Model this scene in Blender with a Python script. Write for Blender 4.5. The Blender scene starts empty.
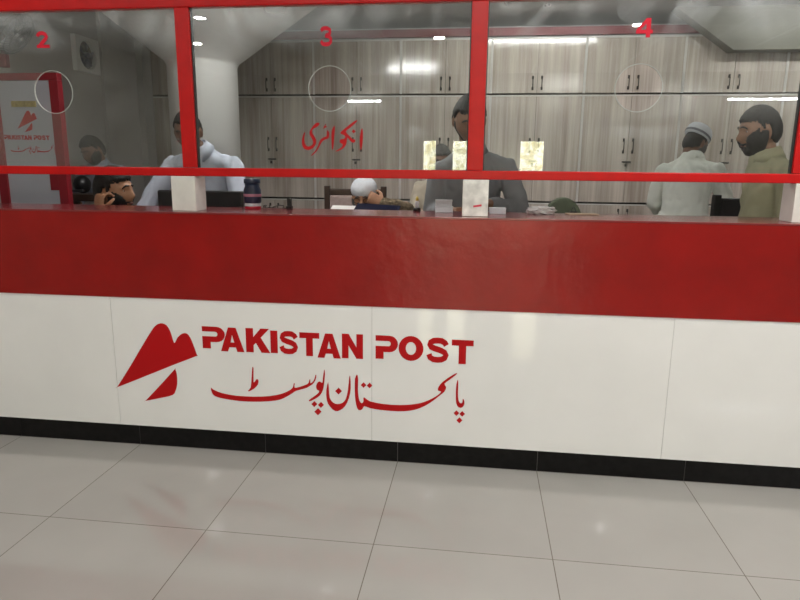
import bpy, bmesh, math, random
from mathutils import Vector, Matrix, noise
LOGO=[[(-1.2903,0.2734),(-1.2994,0.2681),(-1.2969,0.2682),(-1.2874,0.2783),(-1.2701,0.3031),(-1.2458,0.3378),(-1.2213,0.3733),(-1.198,0.4083),(-1.1745,0.4441),(-1.1534,0.4759),(-1.1356,0.5024),(-1.1201,0.5251),(-1.1069,0.5436),(-1.0969,0.557),(-1.0892,0.5662),(-1.0813,0.5732),(-1.072,0.5785),(-1.0626,0.5815),(-1.0537,0.5823),(-1.0456,0.581),(-1.038,0.5775),(-1.0311,0.5719),(-1.0254,0.564),(-1.0204,0.5538),(-1.0157,0.5418),(-1.0113,0.5246),(-1.0071,0.5054),(-1.0025,0.4944),(-0.9974,0.4979),(-0.9918,0.5095),(-0.9857,0.5203),(-0.9786,0.5275),(-0.971,0.5338),(-0.9636,0.5384),(-0.9565,0.5412),(-0.9498,0.5422),(-0.9436,0.5415),(-0.9385,0.5392),(-0.9339,0.535),(-0.9294,0.5285),(-0.9247,0.5195),(-0.92,0.5082),(-0.9152,0.4949),(-0.9094,0.4776),(-0.9035,0.4583),(-0.8996,0.4441),(-0.8954,0.4405),(-0.8933,0.442),(-0.9022,0.4393),(-0.9262,0.4291),(-0.9615,0.4145),(-1.0056,0.396),(-1.0638,0.3707),(-1.1314,0.3413),(-1.1899,0.3158),(-1.2335,0.2971),(-1.2676,0.2826)],[(-1.158,0.2149),(-1.1647,0.2124),(-1.1631,0.2124),(-1.154,0.22),(-1.1356,0.2388),(-1.11,0.265),(-1.0839,0.292),(-1.0568,0.3209),(-1.0292,0.3506),(-1.0095,0.3713),(-1.0029,0.3777),(-1.004,0.3753),(-1.0049,0.3704),(-1.0029,0.3646),(-1.0008,0.3563),(-0.9994,0.3461),(-0.9991,0.3333),(-0.9996,0.3186),(-1.0009,0.3048),(-1.0032,0.293),(-1.0062,0.2821),(-1.0102,0.2724),(-1.0136,0.264),(-1.018,0.2568),(-1.0271,0.25),(-1.0439,0.2437),(-1.0655,0.2379),(-1.0881,0.2322),(-1.1135,0.2256),(-1.1398,0.219)]]
URDU=[[(-0.8427,0.2955),(-0.8394,0.2934),(-0.831,0.2867),(-0.815,0.2798),(-0.7925,0.2729),(-0.7629,0.2678),(-0.7278,0.2644),(-0.6867,0.2635),(-0.6446,0.2645),(-0.606,0.2672),(-0.5709,0.2716),(-0.5411,0.278),(-0.5158,0.2859),(-0.4948,0.2953),(-0.479,0.3047),(-0.47,0.3121),(-0.4651,0.3193),(-0.4625,0.3286),(-0.461,0.3361),(-0.4585,0.3379),(-0.4565,0.3354),(-0.4582,0.3259),(-0.4579,0.3169),(-0.4497,0.317),(-0.438,0.3208),(-0.4241,0.3258),(-0.4108,0.3315),(-0.4017,0.3361),(-0.3953,0.3415),(-0.3917,0.3507),(-0.3896,0.3583),(-0.3875,0.359),(-0.3861,0.3557),(-0.3866,0.3479),(-0.3864,0.3411),(-0.3825,0.3423),(-0.3773,0.3471),(-0.3725,0.3533),(-0.3681,0.3613),(-0.3649,0.3721),(-0.3625,0.3807),(-0.36,0.3816),(-0.359,0.3772),(-0.3604,0.367),(-0.3638,0.3551),(-0.3693,0.3457),(-0.3757,0.338),(-0.382,0.333),(-0.3884,0.3291),(-0.3946,0.3245),(-0.402,0.32),(-0.4125,0.3157),(-0.4247,0.3114),(-0.4386,0.3072),(-0.4519,0.3025),(-0.4605,0.2969),(-0.4703,0.2894),(-0.4876,0.2777),(-0.5073,0.266),(-0.5234,0.2584),(-0.5441,0.2526),(-0.5775,0.247),(-0.6178,0.2427),(-0.664,0.2403),(-0.7103,0.24),(-0.7505,0.2428),(-0.7844,0.247),(-0.809,0.2514),(-0.826,0.2569),(-0.835,0.2642),(-0.8392,0.2731),(-0.8425,0.2858)],[(-0.6467,0.3988),(-0.6435,0.4041),(-0.6414,0.3954),(-0.6431,0.3619),(-0.6439,0.3307),(-0.6379,0.3346),(-0.6305,0.3462),(-0.625,0.3469),(-0.6214,0.343),(-0.6211,0.3338),(-0.624,0.3225),(-0.6313,0.3124),(-0.6413,0.303),(-0.6538,0.2944),(-0.6648,0.2886),(-0.6698,0.2884),(-0.6702,0.292),(-0.6646,0.2974),(-0.6576,0.3076),(-0.6545,0.3271),(-0.6523,0.3506),(-0.6495,0.3776)],[(-0.3238,0.4072),(-0.3215,0.4025),(-0.3206,0.3865),(-0.3226,0.3617),(-0.3258,0.3362),(-0.3282,0.322),(-0.3315,0.3111),(-0.3369,0.2988),(-0.3444,0.2874),(-0.3551,0.2782),(-0.3671,0.2704),(-0.3796,0.2628),(-0.3898,0.258),(-0.3949,0.2587),(-0.3942,0.2633),(-0.3842,0.2716),(-0.3714,0.2813),(-0.3613,0.2896),(-0.3532,0.297),(-0.3482,0.3034),(-0.3467,0.3084),(-0.3514,0.3106),(-0.3574,0.3134),(-0.3601,0.3208),(-0.3607,0.3297),(-0.3583,0.3388),(-0.3541,0.3465),(-0.349,0.3505),(-0.3434,0.3517),(-0.3376,0.3477),(-0.3328,0.3459),(-0.331,0.354),(-0.3298,0.3679),(-0.3268,0.3902)],[(-0.3837,0.2453),(-0.37,0.2601),(-0.3567,0.247),(-0.3705,0.2322)],[(-0.3541,0.2434),(-0.3404,0.2581),(-0.3271,0.245),(-0.3408,0.2303)],[(-0.3709,0.2108),(-0.3543,0.2285),(-0.3384,0.2127),(-0.3549,0.1949)],[(-0.3069,0.3509),(-0.3114,0.3376),(-0.3154,0.3139),(-0.3162,0.2904),(-0.3143,0.268),(-0.3086,0.2519),(-0.3003,0.2392),(-0.2898,0.2276),(-0.2782,0.2201),(-0.2671,0.2197),(-0.2558,0.2243),(-0.2438,0.2326),(-0.2325,0.2451),(-0.223,0.2624),(-0.2154,0.2829),(-0.2101,0.305),(-0.2072,0.3291),(-0.2075,0.3597),(-0.2095,0.3834),(-0.2115,0.3855),(-0.2139,0.3741),(-0.2164,0.3488),(-0.2196,0.3193),(-0.2239,0.2962),(-0.2296,0.2775),(-0.2373,0.2656),(-0.2466,0.2581),(-0.2577,0.2535),(-0.2689,0.2522),(-0.2783,0.2538),(-0.2867,0.2585),(-0.2946,0.2663),(-0.3007,0.278),(-0.303,0.2952),(-0.3038,0.3145),(-0.305,0.3373)],[(-0.2763,0.3115),(-0.2611,0.3279),(-0.2461,0.3132),(-0.2614,0.2968)],[(-0.1796,0.3922),(-0.1843,0.386),(-0.1885,0.3709),(-0.1897,0.3475),(-0.1896,0.321),(-0.1889,0.2973),(-0.1871,0.2754),(-0.1838,0.255),(-0.1793,0.2391),(-0.1739,0.2316),(-0.1679,0.2296),(-0.1614,0.2318),(-0.1555,0.2369),(-0.1523,0.2445),(-0.1475,0.2502),(-0.138,0.2476),(-0.1228,0.2425),(-0.0993,0.2391),(-0.0701,0.2365),(-0.0351,0.2352),(-0.0002,0.2353),(0.0275,0.2373),(0.0518,0.2412),(0.0739,0.2472),(0.0948,0.2557),(0.1164,0.2676),(0.1373,0.2818),(0.1575,0.2985),(0.1751,0.3146),(0.1882,0.3259),(0.1975,0.3356),(0.203,0.3465),(0.2046,0.3566),(0.1996,0.364),(0.1966,0.3713),(0.206,0.3805),(0.2198,0.3912),(0.2354,0.4049),(0.2477,0.4165),(0.2493,0.4208),(0.2442,0.4199),(0.2336,0.4135),(0.2195,0.4035),(0.2032,0.3911),(0.188,0.3779),(0.1784,0.3662),(0.1724,0.3557),(0.1695,0.3465),(0.1702,0.3394),(0.1778,0.3371),(0.1839,0.3349),(0.1795,0.328),(0.1707,0.3198),(0.1617,0.3123),(0.1497,0.3042),(0.132,0.2938),(0.1115,0.2839),(0.0915,0.2768),(0.0687,0.2714),(0.0401,0.2669),(0.0082,0.2641),(-0.0266,0.2633),(-0.0615,0.2645),(-0.0951,0.2682),(-0.1229,0.2737),(-0.1377,0.282),(-0.1457,0.2888),(-0.1503,0.2895),(-0.1519,0.2866),(-0.1514,0.2803),(-0.151,0.2729),(-0.1539,0.2664),(-0.1581,0.2624),(-0.1625,0.2639),(-0.1669,0.2693),(-0.1703,0.2778),(-0.173,0.29),(-0.1747,0.3066),(-0.1755,0.3263),(-0.1748,0.35),(-0.1745,0.3717),(-0.1764,0.3861)],[(-0.1631,0.3452),(-0.1509,0.3585),(-0.1386,0.3465),(-0.1509,0.3331)],[(-0.1369,0.3448),(-0.1246,0.3581),(-0.1124,0.3462),(-0.1246,0.3328)],[(0.2534,0.3921),(0.2503,0.3867),(0.2473,0.3723),(0.2461,0.3512),(0.246,0.3277),(0.2467,0.3059),(0.2488,0.2875),(0.2535,0.2758),(0.2596,0.2692),(0.2668,0.2671),(0.274,0.2692),(0.2799,0.2759),(0.2836,0.2851),(0.283,0.2957),(0.2805,0.3046),(0.2778,0.3075),(0.2754,0.3061),(0.2754,0.2993),(0.275,0.2917),(0.2713,0.288),(0.2666,0.2876),(0.2623,0.2917),(0.2587,0.2997),(0.2565,0.3125),(0.2553,0.3282),(0.2551,0.346),(0.2551,0.3638),(0.2546,0.3814)],[(0.2391,0.2418),(0.2506,0.2551),(0.2629,0.2432),(0.2513,0.2298)],[(0.2638,0.2397),(0.2753,0.253),(0.2875,0.2411),(0.2761,0.2278)],[(0.2519,0.2099),(0.2643,0.2243),(0.2774,0.2115),(0.2651,0.1971)]]
ENG=[(0,[(-0.8699,0.5771),(-0.8055,0.5771),(-0.8055,0.5771),(-0.7933,0.5754),(-0.7823,0.5705),(-0.7735,0.5628),(-0.7679,0.5531),(-0.766,0.5423),(-0.7679,0.5316),(-0.7735,0.5219),(-0.7823,0.5141),(-0.7933,0.5092),(-0.8055,0.5075),(-0.8325,0.5075),(-0.8325,0.4776),(-0.8699,0.4776),(-0.8699,0.5324),(-0.8097,0.5324),(-0.8097,0.5324),(-0.8045,0.5338),(-0.8007,0.5378),(-0.7993,0.5433),(-0.8007,0.5488),(-0.8045,0.5528),(-0.8097,0.5543),(-0.8699,0.5543)]),(0,[(-0.7503,0.5762),(-0.7161,0.5762),(-0.6798,0.4675),(-0.7118,0.4675),(-0.7177,0.4871),(-0.7482,0.4871),(-0.7546,0.4675),(-0.7866,0.4675)]),(1,[(-0.7418,0.5088),(-0.7241,0.5088),(-0.7332,0.5436)]),(0,[(-0.6709,0.5776),(-0.6373,0.5776),(-0.6373,0.5385),(-0.6037,0.5776),(-0.5647,0.5776),(-0.6037,0.5364),(-0.5625,0.469),(-0.6015,0.469),(-0.6265,0.5125),(-0.6373,0.5005),(-0.6373,0.469),(-0.6709,0.469)]),(0,[(-0.56,0.5709),(-0.5286,0.5709),(-0.5286,0.4703),(-0.56,0.4703)]),(0,[(-0.4561,0.5348),(-0.4593,0.5422),(-0.4676,0.5474),(-0.4786,0.548),(-0.4918,0.5469),(-0.4986,0.5428),(-0.4983,0.5441),(-0.4974,0.5428),(-0.4861,0.5381),(-0.4761,0.5352),(-0.4629,0.5307),(-0.4467,0.5214),(-0.4379,0.5014),(-0.4453,0.481),(-0.461,0.4707),(-0.4786,0.4682),(-0.4973,0.4701),(-0.5143,0.4813),(-0.5207,0.4986),(-0.5015,0.5073),(-0.4992,0.4978),(-0.4917,0.4935),(-0.4789,0.4924),(-0.4669,0.4939),(-0.4598,0.4981),(-0.4584,0.5003),(-0.4601,0.503),(-0.4702,0.5081),(-0.4814,0.5118),(-0.4924,0.5151),(-0.509,0.5228),(-0.5186,0.5401),(-0.5131,0.5599),(-0.4972,0.5702),(-0.4789,0.5722),(-0.462,0.5707),(-0.4458,0.5604),(-0.4385,0.5473)]),(0,[(-0.4308,0.5688),(-0.3433,0.5688),(-0.3433,0.5438),(-0.3722,0.5438),(-0.3722,0.4644),(-0.4019,0.4644),(-0.4019,0.5438),(-0.4308,0.5438)]),(0,[(-0.3176,0.5681),(-0.2851,0.5681),(-0.2505,0.4596),(-0.281,0.4596),(-0.2866,0.4792),(-0.3156,0.4792),(-0.3217,0.4596),(-0.3522,0.4596)]),(1,[(-0.3095,0.5009),(-0.2927,0.5009),(-0.3013,0.5356)]),(0,[(-0.2444,0.5709),(-0.2152,0.5709),(-0.1815,0.5123),(-0.1815,0.5709),(-0.1532,0.5709),(-0.1532,0.4625),(-0.1815,0.4625),(-0.2161,0.521),(-0.2161,0.4625),(-0.2444,0.4625)]),(0,[(-0.0989,0.5704),(-0.0394,0.5704),(-0.0394,0.5704),(-0.0282,0.5686),(-0.018,0.5635),(-0.01,0.5555),(-0.0048,0.5455),(-0.003,0.5344),(-0.0048,0.5233),(-0.01,0.5132),(-0.018,0.5053),(-0.0282,0.5002),(-0.0394,0.4984),(-0.0644,0.4984),(-0.0644,0.4676),(-0.0989,0.4676),(-0.0989,0.5241),(-0.0433,0.5241),(-0.0433,0.5241),(-0.0385,0.5256),(-0.035,0.5298),(-0.0337,0.5354),(-0.035,0.5411),(-0.0385,0.5452),(-0.0433,0.5467),(-0.0989,0.5467)]),(0,[(0.1047,0.519),(0.1037,0.5295),(0.1007,0.5397),(0.0958,0.5491),(0.0893,0.5573),(0.0813,0.564),(0.0723,0.569),(0.0624,0.5721),(0.0522,0.5732),(0.0419,0.5721),(0.032,0.569),(0.023,0.564),(0.015,0.5573),(0.0085,0.5491),(0.0036,0.5397),(0.0006,0.5295),(-0.0004,0.519),(0.0006,0.5084),(0.0036,0.4982),(0.0085,0.4888),(0.015,0.4806),(0.023,0.4739),(0.032,0.4689),(0.0419,0.4658),(0.0522,0.4647),(0.0624,0.4658),(0.0723,0.4689),(0.0813,0.4739),(0.0893,0.4806),(0.0958,0.4888),(0.1007,0.4982),(0.1037,0.5084)]),(1,[(0.0742,0.519),(0.0735,0.5262),(0.0713,0.533),(0.0678,0.5389),(0.0632,0.5434),(0.0579,0.5462),(0.0522,0.5471),(0.0464,0.5462),(0.0411,0.5434),(0.0365,0.5389),(0.033,0.533),(0.0308,0.5262),(0.0301,0.519),(0.0308,0.5117),(0.033,0.5049),(0.0365,0.499),(0.0411,0.4945),(0.0464,0.4917),(0.0522,0.4908),(0.0579,0.4917),(0.0632,0.4945),(0.0678,0.499),(0.0713,0.5049),(0.0735,0.5117)]),(0,[(0.1909,0.5321),(0.1873,0.5399),(0.1779,0.5454),(0.1654,0.546),(0.1505,0.5448),(0.1428,0.5405),(0.1431,0.5418),(0.1441,0.5405),(0.1569,0.5356),(0.1683,0.5325),(0.1832,0.5277),(0.2015,0.5179),(0.2115,0.4968),(0.2032,0.4752),(0.1854,0.4644),(0.1654,0.4617),(0.1443,0.4638),(0.1251,0.4756),(0.1178,0.4938),(0.1395,0.503),(0.1421,0.4929),(0.1506,0.4884),(0.1651,0.4872),(0.1787,0.4889),(0.1867,0.4933),(0.1883,0.4956),(0.1864,0.4985),(0.175,0.5038),(0.1622,0.5078),(0.1498,0.5112),(0.131,0.5194),(0.1202,0.5376),(0.1264,0.5585),(0.1444,0.5694),(0.1651,0.5715),(0.1843,0.57),(0.2026,0.5591),(0.2108,0.5452)]),(0,[(0.2233,0.5655),(0.3138,0.5655),(0.3138,0.5406),(0.2839,0.5406),(0.2839,0.4616),(0.2532,0.4616),(0.2532,0.5406),(0.2233,0.5406)])]
INQ=[[(-0.174,1.4226),(-0.1717,1.417),(-0.1703,1.4047),(-0.1705,1.3849),(-0.1718,1.3641),(-0.1734,1.3494),(-0.1756,1.3392),(-0.1783,1.3346),(-0.1808,1.336),(-0.1823,1.3459),(-0.1831,1.3596),(-0.1832,1.3732),(-0.1826,1.3866),(-0.1809,1.3987),(-0.1787,1.4091),(-0.1764,1.4184)],[(-0.1965,1.4538),(-0.193,1.4538),(-0.1932,1.4511),(-0.1987,1.445),(-0.2069,1.4373),(-0.2162,1.4294),(-0.2259,1.4216),(-0.2364,1.415),(-0.2426,1.4081),(-0.2361,1.399),(-0.2261,1.3901),(-0.2196,1.3833),(-0.2138,1.3784),(-0.2073,1.3769),(-0.2025,1.3757),(-0.2017,1.3718),(-0.2035,1.3676),(-0.2075,1.3645),(-0.213,1.3635),(-0.219,1.3673),(-0.2252,1.3729),(-0.231,1.3802),(-0.2356,1.3837),(-0.2376,1.3754),(-0.2391,1.3638),(-0.2415,1.3561),(-0.2454,1.3493),(-0.2516,1.3425),(-0.2598,1.3365),(-0.2712,1.3314),(-0.2814,1.3281),(-0.2865,1.3279),(-0.2866,1.3299),(-0.279,1.3338),(-0.2693,1.3387),(-0.2626,1.3439),(-0.2578,1.3492),(-0.2555,1.3542),(-0.2558,1.3583),(-0.2602,1.3602),(-0.2653,1.3619),(-0.2679,1.3657),(-0.2685,1.37),(-0.2667,1.3741),(-0.2628,1.3773),(-0.2563,1.3782),(-0.2499,1.3792),(-0.2458,1.3829),(-0.2441,1.3873),(-0.2463,1.3912),(-0.2507,1.3945),(-0.2572,1.3969),(-0.263,1.399),(-0.2647,1.4015),(-0.2639,1.4044),(-0.262,1.4073),(-0.2568,1.4121),(-0.2444,1.4218),(-0.2305,1.4323),(-0.2204,1.4398),(-0.2116,1.4458),(-0.2031,1.4508)],[(-0.2174,1.409),(-0.2089,1.4171),(-0.2004,1.4091),(-0.209,1.401)],[(-0.2898,1.4322),(-0.2883,1.4279),(-0.2881,1.4178),(-0.2896,1.4012),(-0.2918,1.3817),(-0.2934,1.362),(-0.2951,1.3454),(-0.2971,1.3367),(-0.2991,1.3335),(-0.3004,1.3341),(-0.3014,1.3408),(-0.3023,1.3574),(-0.3028,1.3771),(-0.3028,1.3944),(-0.302,1.4088),(-0.2996,1.4169),(-0.2966,1.4223),(-0.293,1.429)],[(-0.321,1.4142),(-0.3166,1.4114),(-0.3125,1.4043),(-0.3119,1.3939),(-0.3138,1.3839),(-0.319,1.3794),(-0.3253,1.377),(-0.3304,1.3755),(-0.3354,1.3734),(-0.3408,1.3688),(-0.3462,1.3624),(-0.3514,1.3536),(-0.3566,1.3441),(-0.3616,1.3359),(-0.3674,1.328),(-0.376,1.3193),(-0.3842,1.3123),(-0.3906,1.3091),(-0.3924,1.3104),(-0.3838,1.319),(-0.3727,1.3303),(-0.3662,1.3402),(-0.3613,1.3496),(-0.358,1.358),(-0.3553,1.3655),(-0.3522,1.3718),(-0.3483,1.3769),(-0.3423,1.3813),(-0.3358,1.3847),(-0.3293,1.3869),(-0.3242,1.3893),(-0.3225,1.3934),(-0.3222,1.3988),(-0.322,1.4077)],[(-0.3312,1.4322),(-0.3292,1.4357),(-0.3273,1.4385),(-0.3255,1.4383),(-0.3245,1.4367),(-0.3265,1.434),(-0.3279,1.4313),(-0.3243,1.4298),(-0.3208,1.4286),(-0.3216,1.427),(-0.3247,1.425),(-0.33,1.4219),(-0.3352,1.4195),(-0.3376,1.4198),(-0.3381,1.4213),(-0.3357,1.4236),(-0.3332,1.4259),(-0.3341,1.4273),(-0.3351,1.4286),(-0.3335,1.4301)],[(-0.353,1.4425),(-0.3527,1.4392),(-0.3551,1.4348),(-0.3597,1.4303),(-0.3658,1.4258),(-0.3731,1.4221),(-0.3798,1.4186),(-0.3835,1.4153),(-0.3852,1.4113),(-0.3848,1.4054),(-0.3826,1.3986),(-0.378,1.392),(-0.3732,1.385),(-0.3699,1.3777),(-0.3682,1.37),(-0.3689,1.3615),(-0.3718,1.3532),(-0.3774,1.3456),(-0.3846,1.3394),(-0.3929,1.335),(-0.4017,1.3328),(-0.4106,1.3338),(-0.4185,1.3373),(-0.4242,1.3433),(-0.4279,1.3515),(-0.4293,1.3625),(-0.4289,1.3743),(-0.4264,1.3853),(-0.4231,1.3949),(-0.4199,1.4019),(-0.4171,1.4058),(-0.4156,1.4057),(-0.4152,1.4017),(-0.4172,1.3926),(-0.4191,1.3812),(-0.4186,1.3697),(-0.4166,1.3593),(-0.4128,1.3525),(-0.4077,1.3484),(-0.401,1.3472),(-0.3941,1.3485),(-0.3877,1.3522),(-0.3829,1.3572),(-0.381,1.3621),(-0.3812,1.3677),(-0.3836,1.3743),(-0.3872,1.3813),(-0.3916,1.3881),(-0.3951,1.3949),(-0.3958,1.4022),(-0.3944,1.4095),(-0.3908,1.4164),(-0.386,1.4231),(-0.381,1.4298),(-0.3756,1.4357),(-0.3702,1.4401),(-0.3645,1.4429),(-0.358,1.4436)]]
NUM2=[[(-1.5878,1.8007),(-1.5826,1.811),(-1.5697,1.8181),(-1.5547,1.8182),(-1.5394,1.8112),(-1.5333,1.7953),(-1.5399,1.7813),(-1.5521,1.7699),(-1.5639,1.7595),(-1.5713,1.7507),(-1.5818,1.7615),(-1.5736,1.7713),(-1.5613,1.7821),(-1.5506,1.7919),(-1.5477,1.7964),(-1.5487,1.799),(-1.5575,1.8026),(-1.5666,1.8026),(-1.5729,1.7992),(-1.5749,1.7936)],[(-1.5886,1.7509),(-1.5296,1.7509),(-1.5296,1.7641),(-1.5886,1.7641)]]
NUM3=[[(-0.3447,1.805),(-0.3376,1.8143),(-0.3244,1.8181),(-0.3115,1.8163),(-0.2995,1.8072),(-0.2991,1.7882),(-0.3086,1.7776),(-0.3208,1.7741),(-0.3229,1.7893),(-0.3128,1.792),(-0.309,1.7954),(-0.3085,1.7981),(-0.3144,1.8014),(-0.3238,1.8026),(-0.3329,1.8003),(-0.3368,1.794)],[(-0.3234,1.7894),(-0.3088,1.7867),(-0.2961,1.7745),(-0.2958,1.7554),(-0.3065,1.7434),(-0.3207,1.7406),(-0.3364,1.7436),(-0.3458,1.756),(-0.3379,1.767),(-0.3318,1.7577),(-0.3207,1.7561),(-0.3105,1.7579),(-0.3056,1.763),(-0.3053,1.7656),(-0.3126,1.7721),(-0.3248,1.774)]]
NUM4=[[(0.9183,1.8257),(0.9352,1.8257),(0.9352,1.7842),(0.9436,1.7842),(0.9436,1.7704),(0.9352,1.7704),(0.9352,1.7565),(0.9195,1.7565),(0.9195,1.7704),(0.8835,1.7704),(0.8835,1.7842)]]
NUM4H=[[(0.9195,1.7842),(0.9195,1.8064),(0.8991,1.7842)]]
CAM_LOC=(0.32241,-2.52482,1.25325)
CAM_ROT=[[0.991791,-0.035837,0.122742],[0.127455,0.200043,-0.971462],[0.010261,0.979132,0.202968]]
FOCAL_PX=625.159

PI = math.pi
random.seed(7)
SC = bpy.context.scene
COL = SC.collection
V = Vector

# ------------------------------------------------------------------ materials
def new_mat(name):
    m = bpy.data.materials.new(name); m.use_nodes = True
    nt = m.node_tree
    b = nt.nodes['Principled BSDF']
    return m, nt, b
def pm(name, col, rough=.5, metal=0, spec=.5, bump=0, bscale=60, var=0, vscale=4, coat=0, sub=0):
    m, nt, b = new_mat(name)
    b.inputs['Base Color'].default_value = (*col, 1)
    b.inputs['Roughness'].default_value = rough
    b.inputs['Metallic'].default_value = metal
    b.inputs['Specular IOR Level'].default_value = spec
    if coat:
        b.inputs['Coat Weight'].default_value = coat; b.inputs['Coat Roughness'].default_value = .04
    tc = nt.nodes.new('ShaderNodeTexCoord')
    if var or bump:
        n = nt.nodes.new('ShaderNodeTexNoise'); n.inputs['Scale'].default_value = vscale; n.inputs['Detail'].default_value = 5
        nt.links.new(tc.outputs['Object'], n.inputs['Vector'])
    if var:
        r = nt.nodes.new('ShaderNodeMapRange'); r.inputs['From Min'].default_value = .3; r.inputs['From Max'].default_value = .7
        r.inputs['To Min'].default_value = 1 - var; r.inputs['To Max'].default_value = 1 + var
        nt.links.new(n.outputs['Fac'], r.inputs['Value'])
        mx = nt.nodes.new('ShaderNodeVectorMath'); mx.operation = 'SCALE'; mx.inputs[0].default_value = col
        nt.links.new(r.outputs['Result'], mx.inputs['Scale'])
        nt.links.new(mx.outputs['Vector'], b.inputs['Base Color'])
    if bump:
        n2 = nt.nodes.new('ShaderNodeTexNoise'); n2.inputs['Scale'].default_value = bscale; n2.inputs['Detail'].default_value = 3
        nt.links.new(tc.outputs['Object'], n2.inputs['Vector'])
        bp = nt.nodes.new('ShaderNodeBump'); bp.inputs['Strength'].default_value = bump; bp.inputs['Distance'].default_value = .01
        nt.links.new(n2.outputs['Fac'], bp.inputs['Height']); nt.links.new(bp.outputs['Normal'], b.inputs['Normal'])
    return m
def emis(name, col, s):
    m, nt, b = new_mat(name)
    b.inputs['Base Color'].default_value = (*col, 1)
    b.inputs['Emission Color'].default_value = (*col, 1); b.inputs['Emission Strength'].default_value = s
    return m
def brick_mat(name, tile, line, bw, bh, mortar, rough, axes='XY', var=.03, bump=0, spec=.5, off=(0, 0)):
    m, nt, b = new_mat(name)
    tc = nt.nodes.new('ShaderNodeTexCoord')
    mp = nt.nodes.new('ShaderNodeMapping'); mp.inputs['Location'].default_value = (off[0], off[1], 0)
    nt.links.new(tc.outputs['Object'], mp.inputs['Vector'])
    br = nt.nodes.new('ShaderNodeTexBrick'); br.offset = 0; br.squash = 1
    br.inputs['Scale'].default_value = 1; br.inputs['Brick Width'].default_value = bw; br.inputs['Row Height'].default_value = bh
    br.inputs['Mortar Size'].default_value = mortar; br.inputs['Mortar Smooth'].default_value = .1; br.inputs['Bias'].default_value = 0
    br.inputs['Color1'].default_value = (*[c * (1 - var) for c in tile], 1); br.inputs['Color2'].default_value = (*[c * (1 + var) for c in tile], 1)
    br.inputs['Mortar'].default_value = (*line, 1)
    nt.links.new(mp.outputs['Vector'], br.inputs['Vector'])
    n = nt.nodes.new('ShaderNodeTexNoise'); n.inputs['Scale'].default_value = 3; n.inputs['Detail'].default_value = 6
    nt.links.new(tc.outputs['Object'], n.inputs['Vector'])
    r = nt.nodes.new('ShaderNodeMapRange'); r.inputs['From Min'].default_value = .3; r.inputs['From Max'].default_value = .7
    r.inputs['To Min'].default_value = 1 - var * 1.5; r.inputs['To Max'].default_value = 1 + var * 1.5
    nt.links.new(n.outputs['Fac'], r.inputs['Value'])
    mx = nt.nodes.new('ShaderNodeVectorMath'); mx.operation = 'SCALE'
    nt.links.new(br.outputs['Color'], mx.inputs[0]); nt.links.new(r.outputs['Result'], mx.inputs['Scale'])
    nt.links.new(mx.outputs['Vector'], b.inputs['Base Color'])
    b.inputs['Roughness'].default_value = rough; b.inputs['Specular IOR Level'].default_value = spec
    return m
def wood_mat():
    m, nt, b = new_mat('cupboard_laminate')
    tc = nt.nodes.new('ShaderNodeTexCoord')
    geo = nt.nodes.new('ShaderNodeNewGeometry')
    mp = nt.nodes.new('ShaderNodeMapping'); mp.inputs['Scale'].default_value = (9, 9, .45)
    nt.links.new(geo.outputs['Position'], mp.inputs['Vector'])
    n = nt.nodes.new('ShaderNodeTexNoise'); n.inputs['Scale'].default_value = 1; n.inputs['Detail'].default_value = 4; n.inputs['Roughness'].default_value = .6
    nt.links.new(mp.outputs['Vector'], n.inputs['Vector'])
    mp2 = nt.nodes.new('ShaderNodeMapping'); mp2.inputs['Scale'].default_value = (60, 60, 1.2)
    nt.links.new(geo.outputs['Position'], mp2.inputs['Vector'])
    n2 = nt.nodes.new('ShaderNodeTexNoise'); n2.inputs['Scale'].default_value = 1; n2.inputs['Detail'].default_value = 3
    nt.links.new(mp2.outputs['Vector'], n2.inputs['Vector'])
    ad = nt.nodes.new('ShaderNodeMath'); ad.operation = 'MULTIPLY_ADD'; ad.inputs[1].default_value = .3
    nt.links.new(n2.outputs['Fac'], ad.inputs[0]); nt.links.new(n.outputs['Fac'], ad.inputs[2])
    cr = nt.nodes.new('ShaderNodeValToRGB')
    cr.color_ramp.elements[0].position = .48; cr.color_ramp.elements[0].color = (.33, .28, .235, 1)
    cr.color_ramp.elements[1].position = .80; cr.color_ramp.elements[1].color = (.60, .545, .485, 1)
    nt.links.new(ad.outputs['Value'], cr.inputs['Fac']); nt.links.new(cr.outputs['Color'], b.inputs['Base Color'])
    b.inputs['Roughness'].default_value = .12; b.inputs['Specular IOR Level'].default_value = .5
    return m
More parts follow.
